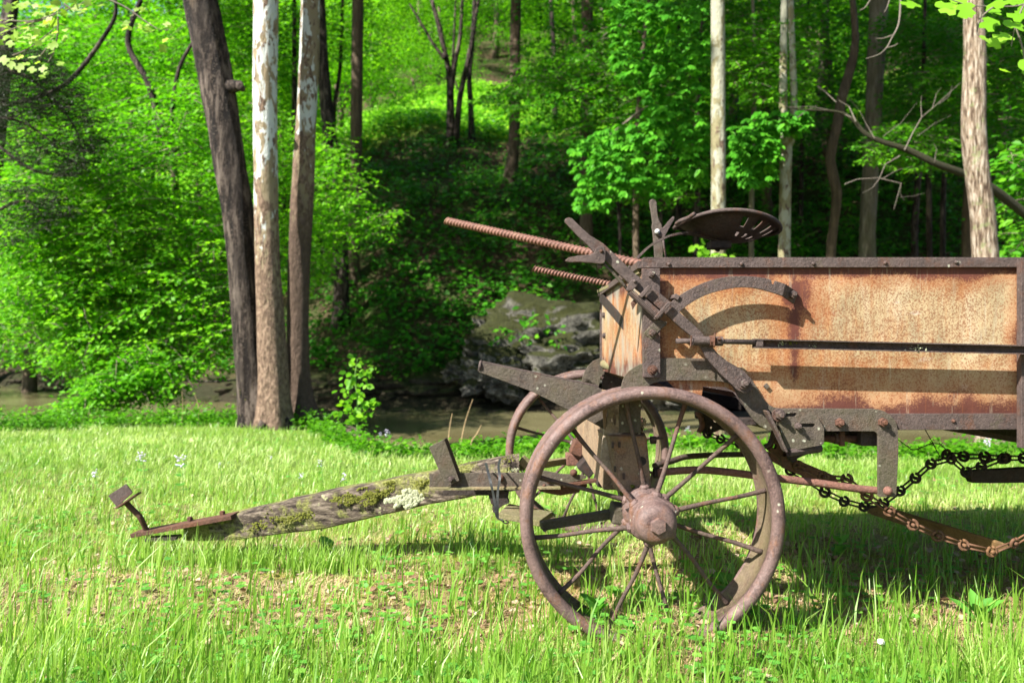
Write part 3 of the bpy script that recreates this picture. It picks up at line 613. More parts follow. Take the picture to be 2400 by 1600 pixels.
# pivot housing: tapered casting
V = []
for (xa, xb, yy) in ((c2(632, 0)[0], c2(900, 0)[0], c2(0, 408)[1]), (c2(640, 0)[0], c2(905, 0)[0], c2(0, 420)[1]), (c2(690, 0)[0], c2(930, 0)[0], c2(0, 690)[1]), (c2(700, 0)[0], c2(935, 0)[0], c2(0, 735)[1])):
    for x, Y in ((xa, 2.24), (xa+12, 2.12), (xb-12, 2.12), (xb, 2.24), (xb, 2.3), (xa, 2.3)): V.append(P(x, yy, 2.14)+Vector((0, Y-2.14, 0)))
F = []
for r in range(3):
    for k in range(6): F.append([r*6+k, r*6+(k+1) % 6, (r+1)*6+(k+1) % 6, (r+1)*6+k])
F += [[5, 4, 3, 2, 1, 0], [18, 19, 20, 21, 22, 23]]
hs = fixn(mesh('pivot_housing', V, F, AX, wagon, bev=.006))
V, F = lathe_geo(P(*d2(645, 1120), 2.119), (0, -1, 0), [(0, .0125), (.0012, .0125)], 18); mesh('grease_hole', V, F, IRON_DARK, hs)
for q in ((690, 465), (728, 462), (752, 640), (702, 600)):
    V, F = box_geo(P(*c2(*q), 2.116), .006, .008, .016); mesh('rivet', V, F, IRON, hs, bev=.001)
V, F = tube_geo([P(*d2(735, 900), 2.15), P(*d2(795, 900), 2.15)], .011, 6); g2 = tube_geo([P(*d2(795, 885), 2.15), P(*d2(875, 878), 2.15)], .003, 6); V, F = merge([(V, F), g2]); mesh('side_bolt', V, F, IRON, hs)
V, F = tube_geo([P(*d2(770, 1240), 2.15), P(*d2(830, 1240), 2.15)], .016, 6); mesh('rod_nut', V, F, IRON_DARK, hs, bev=.001)
# pale streaked post to the left of it (with an oval hole)
ov = [(c2(702+9*math.cos(a), 318+34*math.sin(a))) for a in [2*math.pi*k/12 for k in range(12)]]
plate_holes('streaked_post', px(c2, (655, 240), (735, 235), (740, 420), (735, 425), (700, 420), (640, 400)), [ov], 2.15, .01, AXW, wagon)
plate('streaked_post', px(c2, (640, 372), (700, 415), (770, 700), (766, 770), (727, 770), (700, 650), (620, 560)), 2.165, .01, AXW, wagon)
# square nut and pin on top of the housing, nest debris on it
for q0, q1 in (((443, 745), (520, 855)), ((455, 660), (560, 760)), ((440, 745), (640, 850)), ((455, 650), (645, 745))):
    pass
V, F = box_geo(P(*d2(545, 800), 2.2), (205/4.479)*2.17/1800, .05, 108/4.479*2.17/1800); mesh('king_pin_nut', V, F, RUST, wagon, bev=.003)
V, F = box_geo(P(*d2(552, 700), 2.2), (190/4.479)*2.17/1800, .045, 95/4.479*2.17/1800); mesh('king_pin_nut', V, F, PINK, wagon, bev=.003)
nest = clump('insect_nest', P(*d2(615, 765), 2.155), .0085, .006, .011, mat_iron('pale_mud', (.4, .34, .22), (.2, .16, .1), (.46, .38, .2), lichen=0, rough=.9), None, 46, .3, 5)
tag(nest, 'small crusty pale mud nest on the king pin nut behind the front wheel rim', 'insect nest')
clump('moss_patch', P(*d2(520, 1440), 2.13), .012, .01, .012, MOSSPAD, hs, 34, .3, 6)
# far fork bracket (arch behind)
plate('frame_bracket', px(c1, (948, 1230), (950, 1180), (965, 1130), (990, 1090), (1020, 1060), (1065, 1042), (1110, 1110), (1065, 1160), (1050, 1250), (1045, 1700), (960, 1700)), 2.99, .012, IRON_MOSS, wagon)
# saw-shaped guard arm at the front
ga = plate('tapered_arm', px(c1, (318, 1078), (340, 1072), (700, 1142), (1000, 1205), (1052, 1222), (1108, 1252), (1112, 1300), (1102, 1460), (1092, 1476), (1075, 1472), (900, 1375), (650, 1250), (320, 1128)), 2.14, .006, IRON_MOSS, wagon)
V = [P(*c1(340, 1070), 2.14), P(*c1(1052, 1220), 2.14)]
V, F = slab6(V[0], V[1], Vector((0, .05, 0)), Vector((0, 0, .004))); fixn(mesh('arm_flange', V, F, IRON, ga))
V, F = lathe_geo(P(*c1(331, 1092), 2.15), (1, 0, -.18), [(-.006, .013), (-.003, .017), (.0, .017), (.004, .011), (.009, .011)], 14); mesh('arm_tip', V, F, IRON, ga)
a_ = c2(655, 180)
plate('arm_flange', px(c2, (630, 150), (672, 158), (665, 172), (664, 240), (655, 300), (650, 380), (640, 372), (632, 240)), 2.12, .01, AX, ga)
# blocks at the far end of the axle
V, F = box_geo(P(*d3(1815, 288), 2.95), .07, .07, .045); mesh('spring_block', V, F, PINK, wagon, bev=.005)
bar('steering_bar', P(*d3(1240, 385), 2.75), P(*d3(1710, 312), 2.95), .02, .024, TAN, wagon)
V, F = box_geo(P(*d3(1850, 150), 2.9), .05, .06, .055, Matrix.Rotation(.4, 3, 'Y')); mesh('cast_knuckle', V, F, RUST, wagon, bev=.006)
V, F = box_geo(P(*d3(1960, 380), 2.85), .06, .08, .05, Matrix.Rotation(.7, 3, 'Y')); mesh('cast_knuckle', V, F, IRON_DARK, wagon, bev=.005)
V, F = box_geo(P(*d3(2180, 480), 2.5), .05, .12, .07, Matrix.Rotation(.2, 3, 'Y')); mesh('cast_knuckle', V, F, IRON_DARK, wagon, bev=.005)
# flat bars toward the near axle block
bar('steering_bar', P(*d3(1405, 1105), 2.12), P(*d3(2290, 955), 2.16), .035, .022, IRON_MOSS, wagon)
V, F = box_geo(P(*c2(735, 850), 2.12), .055, .08, .05, Matrix.Rotation(.12, 3, 'Y')); mesh('spindle_block', V, F, IRON_MOSS, wagon, bev=.006)
bar('spindle', P(*c2(760, 850), 2.12), (wn.x-.02, 2.06, zax), .05, .05, IRON_DARK, wagon)
# --- rebar rods
def rebar(a, b, r, parent, n):
    L = (b-a).length; m = n*6; pts = [a.lerp(b, i/m) for i in range(m+1)]
    rad = [r*(1+(.30 if r > .01 else .5)*(1 if i % 6 == 0 else .55 if i % 6 in (1, 5) else 0)) for i in range(m+1)]
    return tube('rebar_rod', pts, rad, REBAR, parent, seg=12, skew=r*.55)
rebar(P(*c1(125, 203), 2.62), P(*c1(1400, 485), 2.16), .0108, wagon, 58)
rebar(P(*c1(655, 495), 3.0), P(*c1(1170, 600), 2.95), .0096, wagon, 26)
# --- second lever behind the seat spring
l2 = plate('adjusting_lever', px(c1, (1364, 88), (1370, 74), (1385, 68), (1400, 74), (1409, 90), (1414, 160), (1424, 200), (1441, 228), (1446, 300), (1448, 450), (1398, 450), (1393, 360), (1384, 262), (1378, 240), (1384, 215), (1376, 160)), 2.78, .012, IRON_MOSS, wagon, bev=.002)
g = plate('lever_grip', px(c1, (1400, 262), (1432, 250), (1452, 240), (1480, 205), (1510, 174), (1519, 180), (1516, 196), (1490, 240), (1462, 292), (1450, 306), (1425, 296), (1400, 280)), 2.765, .013, IRON, l2)
bolt(*c1(1413, 268), 2.765, .0098, g, STEEL, hexa=False)
tube('latch_rod', [P(*c1(1446, 300), 2.77), P(*c1(1452, 350), 2.77), P(*c1(1468, 445), 2.77)], .004, IRON, l2)
# --- seat
YS = 2.56; sc = P(1706, 528, YS); seat_bm = bmesh.new(); NR, NA = 14, 96; rings = []
for i in range(NR+1):
    u = i/NR; ring = []
    for k in range(NA):
        a = 2*math.pi*k/NA; ca, sa = math.cos(a), math.sin(a)
        rx = .165*(1.05 if ca < 0 else .98); ry = .2
        x = u*rx*ca; y = u*ry*sa
        z = -.062*(1-u**2.2)+.020*u*abs(sa)**2-.010*u*ca*2-.018*max(0, -ca)**3*u**3+(.004*math.cos(2*a)*u)
        if u > .93: z -= (u-.93)/.07*.010     # rolled edge
        ring.append(seat_bm.verts.new(sc+Vector((x, y, z+.004))))
    rings.append(ring)
for i in range(1, NR):
    for k in range(NA):
        ang = (k+.5)/NA*360; row = 9 <= i <= 11; row2 = 5 <= i <= 6
        slotk = (k % 6) < 2
        if slotk and ((row and (ang < 95 or ang > 265)) or (row2 and (ang < 95 or ang > 265))): continue
        seat_bm.faces.new([rings[i][k], rings[i][(k+1) % NA], rings[i+1][(k+1) % NA], rings[i+1][k]])
cv = seat_bm.verts.new(sc+Vector((0, 0, -.058)))
for k in range(NA): seat_bm.faces.new([cv, rings[1][k], rings[1][(k+1) % NA]])
me = bpy.data.meshes.new('seat'); seat_bm.normal_update(); seat_bm.to_mesh(me); seat_bm.free(); me.materials.append(IRON); me.shade_smooth()
seat = link('seat', me, wagon); m = seat.modifiers.new('sheet', 'SOLIDIFY'); m.thickness = .004
V, F = tube_geo([sc+Vector((.165*(1.05 if math.cos(a) < 0 else .98)*math.cos(a), .2*math.sin(a), -.006+.020*abs(math.sin(a))**2-.020*math.cos(a)-.018*max(0, -math.cos(a))**3)) for a in [2*math.pi*k/72 for k in range(73)]], .0065, 8); mesh('seat_rim', V, F, IRON, seat, smooth=True)
cp = spline([P(*c1(1530, 222), 2.5), P(*c1(1560, 200), 2.45), P(*c1(1600, 186), 2.43), P(*c1(1640, 160), 2.40)], 3)
V, F = tube_geo(cp, [.004, .010, .012, .006], 8) if len(cp) == 4 else tube_geo(cp, .007, 8); mesh('seat_edge_bead', V, F, IRON, seat, smooth=True)
sv = spline([P(*c1(1200, 545), 2.5), P(*c1(1248, 475), 2.5), P(*c1(1300, 420), 2.5), P(*c1(1360, 362), 2.5), P(*c1(1430, 320), 2.5), P(*c1(1500, 293), 2.5), P(*c1(1600, 279), 2.53), P(*c1(1700, 300), YS), P(*c1(1840, 345), YS)], 5)
gs = []
for i in range(len(sv)-1): gs.append(bar_geo(sv[i], sv[i+1], .03, .007))
V, F = merge(gs); mesh('seat_spring', V, F, IRON, wagon)
V, F = box_geo(P(*c1(1790, 352), YS), .07, .06, .025); g2 = box_geo(P(*c1(1785, 372), YS), .016, .016, .02, Matrix.Rotation(.4, 3, 'Y')); V, F = merge([(V, F), g2]); mesh('seat_clamp', V, F, IRON_DARK, seat, bev=.004)
# --- tongue
tng = empty('tongue', P(1000, 1170, 2.7), wagon)
secs = []
def sec(x, yt, yb, Y, w): 
    a = P(x, yt, Y); b = P(x, yb, Y); return a, b, w
S = [sec(430, 1228, 1268, 2.96, .08), sec(470, 1220, 1270, 2.95, .085), sec(552, 1203, 1268, 2.9, .09), sec(640, 1183, 1256, 2.86, .095), sec(761, 1154, 1241, 2.82, .10), sec(880, 1132, 1213, 2.78, .1), sec(1006, 1109, 1185, 2.72, .1), sec(1080, 1094, 1171, 2.68, .1), sec(1150, 1080, 1157, 2.65, .1), sec(1200, 1072, 1150, 2.62, .1), sec(1217, 1069, 1110, 2.61, .1)]
V = []; F = []; NS = 16
rr = random.Random(3); dense = []
for i in range(len(S)-1):
    for k in range(5):
        t = k/5; dense.append((S[i][0].lerp(S[i+1][0], t), S[i][1].lerp(S[i+1][1], t), S[i][2]*(1-t)+S[i+1][2]*t))
dense.append(S[-1])
for i, (a, b, wd) in enumerate(dense):
    h = (a-b).length
    for k in range(NS):
        an = 2*math.pi*k/NS; ex = math.copysign(abs(math.cos(an))**.35, math.cos(an)); ez = math.copysign(abs(math.sin(an))**.35, math.sin(an))
        c = (a+b)/2; q = Vector((0, ex*wd/2+wd/2, ez*h/2)); nn = mnoise.noise(Vector((i*.35, k*.9, 2)))*.006+mnoise.noise(Vector((i*.12, k*2.1, 7)))*.005
        V.append(c+q*(1+nn/.05*.5))
for i in range(len(dense)-1):
    for k in range(NS): F.append([i*NS+k, i*NS+(k+1) % NS, (i+1)*NS+(k+1) % NS, (i+1)*NS+k])
F += [list(range(NS)), [(len(dense)-1)*NS+k for k in range(NS)][::-1]]
pole = fixn(mesh('pole', V, F, WOOD, tng))
def crust(name, c, rx, rz, mat, n, seed, tilt=-.24):
    r = random.Random(seed); gs = []
    while len(gs) < n:
        u, v = r.uniform(-1, 1), r.uniform(-1, 1)
        if math.hypot(u, v) > .62+.9*mnoise.noise(Vector((u*1.9+seed, v*1.6, 0)))+.5*mnoise.noise(Vector((u*5+seed, v*5, 3))): continue
        p = Vector(c)+Vector((u*rx, r.uniform(-.003, .003), v*rz-u*rx*tilt)); b = bmesh.new(); bmesh.ops.create_icosphere(b, subdivisions=1, radius=r.uniform(.004, .009) if mat == LICHEN else r.uniform(.0022, .005))
        V = [Vector((w_.co.x*r.uniform(.7, 1.3), w_.co.y*.45, w_.co.z*r.uniform(.7, 1.2)))+p for w_ in b.verts]; F = [[w_.index for w_ in f.verts] for f in b.faces]; b.free(); gs.append((V, F))
    V, F = merge(gs); o = mesh(name, V, F, mat, tng); o['kind'] = 'stuff'; return o
crust('lichen_patch', P(955, 1169, 2.732), .080, .033, LICHEN, 400, 8)
for cx, cy, Y_, rx_, rz_, n_, sd_ in ((880, 1163, 2.77, .10, .035, 380, 13), (820, 1168, 2.79, .08, .03, 240, 15), (905, 1150, 2.76, .06, .03, 160, 16), (700, 1212, 2.83, .10, .022, 170, 14), (610, 1232, 2.87, .08, .018, 110, 17), (1000, 1130, 2.72, .05, .012, 80, 18)): crust('moss_patch', P(cx, cy, Y_), rx_, rz_, MOSSPAD, n_, sd_)
for (x, y, Y, sx, sz, n) in ((1105, 1092, 2.68, .05, .008, 120), (1190, 1076, 2.62, .02, .007, 50), (940, 1125, 2.75, .05, .006, 60), (650, 1215, 2.85, .03, .01, 40)):
    clump('moss_patch', P(x, y, Y), sx, .012, sz, MOSSPAD, tng, n, .12, int(x))
clump('lichen_patch', P(1205, 1102, 2.6), .012, .004, .004, LICHEN, tng, 40, .2, 19)
st_ = bar('hitch_strap', P(318, 1250, 2.95), P(552, 1207, 2.9), .07, .016, RUST, tng)
bar('hitch_strap', P(345, 1262, 2.93), P(420, 1258, 2.93), .05, .012, IRON_DARK, tng)
for q in ((480, 522), (630, 495)):
    p = P(*c5(*q), 2.93); V, F = lathe_geo(p, (-.1, 0, 1), [(-.004, .011), (.008, .011), (.01, .008)], 6); mesh('bolt', V, F, RUST, tng)
tube('hitch_pin', spline([P(*c5(182, 440), 2.9), P(*c5(215, 475), 2.9), P(*c5(250, 510), 2.9), P(*c5(275, 560), 2.92), P(*c5(295, 600), 2.93), P(*c5(303, 645), 2.93)], 4), .0105, RUST, tng, seg=10)
pl = plate('pin_handle', px(c5, (104, 415), (112, 408), (184, 361), (190, 364), (216, 400), (146, 467), (140, 462)), 2.9, .006, IRON, tng)
V = [P(*c5(146, 467), 2.9), P(*c5(246, 398), 2.83), P(*c5(240, 408), 2.83), P(*c5(150, 471), 2.9)]
bar('pin_handle', P(*c5(150, 468), 2.88), P(*c5(246, 402), 2.88), .04, .006, RUST, tng)
# hitch channel and uprights
hc = plate('hitch_channel', px(d3, (35, 470), (400, 462), (1250, 455), (1400, 432), (1450, 432), (1640, 470), (1900, 484), (1955, 492), (1958, 522), (1850, 560), (1660, 600), (1640, 622), (1400, 620), (1000, 625), (35, 640)), 2.48, .008, IRON_MOSS, tng)
V, F = slab6(P(*d3(30, 652), 2.45), P(*d3(1640, 640), 2.45), Vector((0, .05, 0)), Vector((0, 0, -.005))); fixn(mesh('channel_flange', V, F, TAN, hc))
plate('hitch_channel', px(d3, (1365, 660), (1500, 655), (1700, 610), (1965, 600), (1970, 625), (1880, 665), (1870, 700), (1640, 736), (1560, 725), (1400, 690)), 2.5, .02, RUST, tng)
plate('hitch_channel', px(d3, (200, 664), (1180, 664), (1000, 690), (750, 735), (200, 735)), 2.56, .05, IRON_DARK, tng)
bar('hitch_link', P(*d3(1670, 608), 2.48), P(*d3(2230, 525), 2.5), .03, .010, RUST, tng)
for q, r in (((1500, 560), .009), ((1540, 640), .006), ((1800, 455), .012), ((1440, 615), .006), ((905, 520), .012)): bolt(*d3(*q), 2.48, r, tng, RUST, hexa=False)
up = plate('upright_bracket', px(d3, (28, 150), (36, 140), (205, 50), (218, 52), (402, 550), (395, 556), (244, 628), (235, 622)), 2.455, .008, IRON_MOSS, tng)
V = [P(*d3(215, 50), 2.455), P(*d3(385, 380), 2.52)]
V, F = slab6(P(*d3(214, 52), 2.46), P(*d3(400, 550), 2.46), Vector((.006, .05, 0)), Vector((-.004, 0, 0))); fixn(mesh('bracket_flange', V, F, IRON_DARK, up))
bolt(*d3(300, 535), 2.455, .010, up, IRON, h=.008)
# lower hanger and the two stub boards
plate('lower_hanger', px(d3, (740, 680), (1010, 690), (990, 780), (1010, 830), (930, 860), (880, 900), (820, 950), (800, 900), (830, 860), (790, 840)), 2.47, .06, IRON_DARK, tng)
V = [P(*d3(900, 880), 2.36), P(*d3(1010, 832), 2.5), P(*d3(1540, 930), 2.45), P(*d3(1388, 1040), 2.3), P(*d3(890, 945), 2.34)]
V = [P(*d3(885, 945), 2.32), P(*d3(1005, 832), 2.52), P(*d3(1542, 932), 2.50), P(*d3(1385, 1045), 2.30)]
V2 = [v-Vector((0, 0, .018)) for v in V]; fixn(mesh('stub_board', V+V2, [[0, 1, 2, 3], [7, 6, 5, 4], [0, 4, 5, 1], [1, 5, 6, 2], [2, 6, 7, 3], [3, 7, 4, 0]], TAN, tng, bev=.002))
plate('hook', px(d3, (1420, 1170), (1450, 1130), (1600, 1095), (1595, 1130), (1480, 1150), (1455, 1190)), 2.16, .01, IRON_DARK, tng)
bar('stub_plate', P(*d3(1150, 400), 2.66), P(*d3(1215, 290), 2.72), .02, .03, TAN, tng)
# --- the rear wheels and axle, outside the frame to the right
for Y in (1.99, 3.10):
    m = empty('wheel', (2.97, Y, .47), wagon)
    V, F = lathe_geo((2.97, Y, .47), (0, 1, 0), [(0, .46), (0, .48), (.12, .48), (.12, .46)], 64); F = F[:-2]+[[3*64+k, 3*64+(k+1) % 64, (k+1) % 64, k] for k in range(64)]; fixn(mesh('rim', V, F, RIM, m, smooth=False))
    for k in range(14):
        a = 2*math.pi*k/14; d = Vector((math.cos(a), 0, math.sin(a))); tube('spoke', [Vector((2.97, Y+.06, .47))+d*.07, Vector((2.97, Y+.06, .47))+d*.465], .008, SPOKE, m, seg=6)
    V, F = lathe_geo((2.97, Y-.02, .47), (0, 1, 0), [(0, .05), (.02, .075), (.14, .075), (.16, .05)], 20); fixn(mesh('hub', V, F, RIM, m, smooth=True))
tube('axle', [(2.97, 1.99, .47), (2.97, 3.2, .47)], .022, IRON_DARK, wagon)
boxb('rear_panel', XR-.004, XR, YN+.01, YF-.01, ZB+.02, ZT-.05, IRON, wagon)
# --- things that hang on it
ys = 2.40
strap = empty('rubber_strap', P(*d3(860, 900), ys)); tag(strap, 'black rubber tie strap looped round the mossy end of the wagon tongue', 'rubber strap')
def ribbon(name, pts, wd, parent):
    pts = spline(pts, 5); V = []; F = []
    for i, p in enumerate(pts):
        tw = .5*math.sin(i*.35); s = Vector((math.cos(tw), math.sin(tw), .1)).normalized()*wd/2; n = Vector((0, .0022, 0))
        V += [p-s, p+s, p+s+n, p-s+n]
    for i in range(len(pts)-1):
        for k in range(4): F.append([i*4+k, i*4+(k+1) % 4, (i+1)*4+(k+1) % 4, (i+1)*4+k])
    F += [[0, 1, 2, 3], [len(V)-1, len(V)-2, len(V)-3, len(V)-4]]
    return fixn(mesh(name, V, F, RUBBER, parent))
ribbon('strand', [P(*d3(722, 335), 2.62), P(*d3(740, 400), ys+.04), P(*d3(780, 560), ys), P(*d3(820, 740), ys), P(*d3(850, 930), ys)], .0085, strap)
ribbon('strand', [P(*d3(900, 285), 2.60), P(*d3(880, 380), ys+.04), P(*d3(895, 520), ys), P(*d3(870, 700), ys), P(*d3(868, 930), ys)], .0085, strap)
ribbon('strand', [P(*d3(855, 920), ys-.004), P(*d3(868, 985), ys-.004), P(*d3(905, 1030), ys-.004), P(*d3(945, 1050), ys-.004)], .014, strap)
tube('hook', spline([P(*d3(930, 1050), ys), P(*d3(965, 1075), ys), P(*d3(1005, 1062), ys), P(*d3(975, 1040), ys), P(*d3(960, 1010), ys)], 4), .0022, IRON_DARK, strap, seg=6)
bw = spline([P(*c4(*q), 2.6) for q in ((1325, 360), (1400, 415), (1440, 436), (1500, 420), (1560, 392), (1600, 388), (1650, 398), (1685, 430), (1695, 460))], 5)
gs = [tube_geo(bw, .0016, 5)]; bw2 = [P(*c4(1530, 282), 2.6), P(*c4(1580, 370), 2.6), P(*c4(1645, 492), 2.62)]; gs.append(tube_geo(bw2, .0016, 5))
for p in bw[6::8]+[bw2[1], bw2[2]-Vector((0, 0, .01))]:
    gs.append(tube_geo([p+Vector((-.006, 0, .008)), p+Vector((.006, 0, -.008))], .0011, 4)); gs.append(tube_geo([p+Vector((.007, 0, .006)), p+Vector((-.007, 0, -.006))], .0011, 4))
V, F = merge(gs); tag(mesh('barbed_wire', V, F, IRON_DARK), 'loose strand of barbed wire dangling between the wagon bottom and its black chains', 'wire')
# ------------------------------------------------------------------ terrain
def sm(t): t = np.clip(t, 0, 1); return t*t*(3-2*t)
_G = rng.random((64, 64))
def vnoise(x, y):
    x = np.asarray(x, float); y = np.asarray(y, float); xi = np.floor(x).astype(int); yi = np.floor(y).astype(int); fx = x-xi; fy = y-yi
    fx = fx*fx*(3-2*fx); fy = fy*fy*(3-2*fy); g = lambda a, b: _G[a % 64, b % 64]
    return (g(xi, yi)*(1-fx)+g(xi+1, yi)*fx)*(1-fy)+(g(xi, yi+1)*(1-fx)+g(xi+1, yi+1)*fx)*fy
def fb(x, y, s, o=4): 
    r = 0; a = 1; t = 0
    for k in range(o): r = r+a*vnoise(x*s+k*7.3, y*s+k*3.1); t += a; a *= .5; s *= 2.03
    return r/t-.5
WZ = -0.35
def edge_near(x): return 6.0+1.65*sm((-x-1.0)/1.1)+.12*np.sin(x*1.7+1)+fb(x, x*0, .9)*.35+np.clip(-x-2, 0, 20)*.03
def edge_far(x): return 13.7+np.clip(-x-3, 0, 30)*.72-np.clip(x-2, 0, 8)*.12+fb(x, x*0+9, .5)*1.1
def hz(x, y):
    x = np.asarray(x, float); y = np.asarray(y, float)
    near = .012*np.sin(x*1.7)+fb(x, y, .6)*.10+fb(x, y, 3)*.03+.05*np.exp(-((x-.36)/.30)**2-((y-2.0)/.2)**2)
    en = edge_near(x); ef = edge_far(x)
    bankn = sm((y-en)/.8)
    z = near*(1-bankn)+(-.95)*bankn
    s0 = ef-.5; d = y-s0
    far = -.95+sm((y-ef+1.0)/1.6)*1.0
    hill = np.where(d > 1.2, (d-1.2), 0)
    sl = .05+.70*np.minimum(hill, 11.2)+.43*np.clip(hill-11.2, 0, 13)+.62*np.clip(hill-24.2, 0, 200)
    up = far+sl+(fb(x, y, .25)*1.2+fb(x, y, 1.1)*.35)*sm(hill/3)
    return np.where(y > en+1.2, np.where(y > ef-1.2, np.maximum(up, -.95), -.95), z)
def grid(name, xs, ys, mat, kind='structure', zf=hz):
    X, Y = np.meshgrid(xs, ys); Z = zf(X, Y); n = len(xs); m = len(ys)
    V = np.stack([X, Y, Z], -1).reshape(-1, 3); I = np.arange(n*m).reshape(m, n)
    F = np.stack([I[:-1, :-1], I[:-1, 1:], I[1:, 1:], I[1:, :-1]], -1).reshape(-1, 4)
    me = bpy.data.meshes.new(name); me.vertices.add(len(V)); me.vertices.foreach_set('co', V.ravel())
    me.loops.add(F.size); me.loops.foreach_set('vertex_index', F.ravel().astype(np.int32)); me.polygons.add(len(F))
    me.polygons.foreach_set('loop_start', np.arange(0, F.size, 4, dtype=np.int32)); me.update(calc_edges=True); me.validate(); me.shade_smooth()
    me.materials.append(mat); o = link(name, me); tag(o, kind=kind); return o
def mat_meadow():
    s = NT('meadow_soil'); n = s.noise(3.2, 6, .7); f = s.noise(60, 5, .75); ff = s.noise(190, 3, .8)
    soil = s.ramp(ff, [(.25, (.14, .09, .055)), (.5, (.34, .24, .13)), (.72, (.6, .46, .28))])
    moss = s.ramp(f, [(.3, (.17, .17, .02)), (.7, (.40, .36, .05))])
    col = s.mix(s.ramp(n, [(.47, 0), (.55, .9)]), soil, moss)
    g = s.ramp(s.noise(5, 5, .7), [(.42, 0), (.55, .8)]); col = s.mix(s.math('MULTIPLY', g, .5), col, s.ramp(f, [(.3, (.12, .2, .03)), (.7, (.27, .36, .08))]))
    Y = s.sep()['Y']; col = s.mix(s.ramp(s.math('MULTIPLY', s.math('SUBTRACT', Y, 2.6), .5), [(0, 0), (1, .8)]), col, (.12, .24, .03))
    s.bsdf(col, .95, 0, s.bump(s.math('ADD', f, ff), .02, 1), .1); return s.m
def mat_hill():
    s = NT('forest_floor'); n = s.noise(.9, 6, .7); f = s.noise(16, 6, .75)
    col = s.ramp(f, [(.3, (.035, .022, .014)), (.55, (.085, .055, .035)), (.75, (.15, .10, .065))])
    col = s.mix(s.ramp(n, [(.42, 0), (.6, .7)]), col, (.03, .07, .012))
    Y = s.sep()['Y']; Z = s.sep()['Z']
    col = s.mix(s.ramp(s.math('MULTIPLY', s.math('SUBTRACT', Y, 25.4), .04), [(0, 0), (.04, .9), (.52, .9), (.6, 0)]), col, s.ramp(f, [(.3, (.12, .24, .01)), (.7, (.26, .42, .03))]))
    col = s.mix(s.ramp(s.math('MULTIPLY', s.math('SUBTRACT', Z, .15), -2.5), [(0, 0), (.6, .8)]), col, s.ramp(f, [(.3, (.012, .010, .007)), (.7, (.04, .035, .024))]))  # low bank darkened in the colour in place of shade under the beech
    s.bsdf(col, .95, 0, s.bump(f, .08, 1), .1); return s.m
xs = np.concatenate([np.arange(-16, -4, .25), np.arange(-4, 4, .045), np.arange(4, 16.1, .25)])
grid('meadow', xs, np.concatenate([np.arange(-12, 1.2, .3), np.arange(1.2, 4, .045), np.arange(4, 9.4, .09)]), mat_meadow())
xs = np.concatenate([np.arange(-90, -22, 3), np.arange(-22, 22, .22), np.arange(22, 91, 3)])
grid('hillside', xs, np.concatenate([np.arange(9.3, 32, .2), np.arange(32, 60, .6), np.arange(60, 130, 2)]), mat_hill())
def mat_water():
    s = NT('creek_water'); n = s.noise(5, 4, .6, s.map((1, 2.2, 1))); n2 = s.noise(28, 3, .6, s.map((1, 2, 1)))
    b = s.bsdf(s.ramp(s.noise(.6, 3), [(.35, (.11, .095, .045)), (.65, (.18, .165, .085))]), .06, 0, s.bump(s.math('ADD', n, s.math('MULTIPLY', n2, .25)), .018, .6), .6)
    b.inputs['IOR'].default_value = 1.33; return s.m
grid('creek', np.arange(-40, 30.1, 2.), np.arange(7.4, 40, 2.), mat_water(), zf=lambda x, y: x*0+WZ)

# ------------------------------------------------------------------ leaf and blade meshes
def raw(name, V, F3, mat, tint=None, parent=None, kind=None, sm_=False):
    """fast triangle mesh with one tint value per face"""
    me = bpy.data.meshes.new(name); V = np.asarray(V, np.float32).reshape(-1, 3); F3 = np.asarray(F3, np.int32).reshape(-1, 3)
    me.vertices.add(len(V)); me.vertices.foreach_set('co', V.ravel()); me.loops.add(F3.size); me.loops.foreach_set('vertex_index', F3.ravel())
    me.polygons.add(len(F3)); me.polygons.foreach_set('loop_start', np.arange(0, F3.size, 3, dtype=np.int32)); me.update(calc_edges=True)
    if sm_: me.shade_smooth()
    if tint is not None:
        a = me.attributes.new('tint', 'FLOAT', 'FACE'); a.data.foreach_set('value', np.asarray(tint, np.float32).ravel())
    me.materials.append(mat); o = link(name, me, parent)
    if kind: o['kind'] = kind
    return o
def unit(a): return a/np.maximum(np.linalg.norm(a, axis=-1, keepdims=True), 1e-9)
# leaf outlines: (along, across, lift) and triangles
LEAF = {'oval': ([(0, 0, 0), (.42, .27, .05), (1, 0, -.06), (.42, -.27, .05)], [(0, 2, 1), (0, 3, 2)]),
        'beech': ([(0, 0, 0), (.3, .24, .05), (.7, .2, .03), (1, 0, -.08), (.7, -.2, .03), (.3, -.24, .05)], [(0, 3, 2), (0, 2, 1), (0, 4, 3), (0, 5, 4)]),
        'round': ([(0, 0, 0), (.15, .3, .04), (.6, .36, .05), (1, 0, -.05), (.6, -.36, .05), (.15, -.3, .04)], [(0, 3, 2), (0, 2, 1), (0, 4, 3), (0, 5, 4)]),
        'tulip': ([(0, 0, 0), (.05, .28, .03), (.3, .46, .04), (.45, .26, .03), (.78, .44, .02), (.92, .22, -.02), (.8, 0, 0), (.92, -.22, -.02), (.78, -.44, .02), (.45, -.26, .03), (.3, -.46, .04), (.05, -.28, .03)],
                  [(0, 2, 1), (0, 3, 2), (0, 6, 3), (3, 6, 4), (6, 5, 4), (0, 11, 10), (0, 10, 9), (0, 9, 6), (9, 8, 6), (6, 8, 7)])}
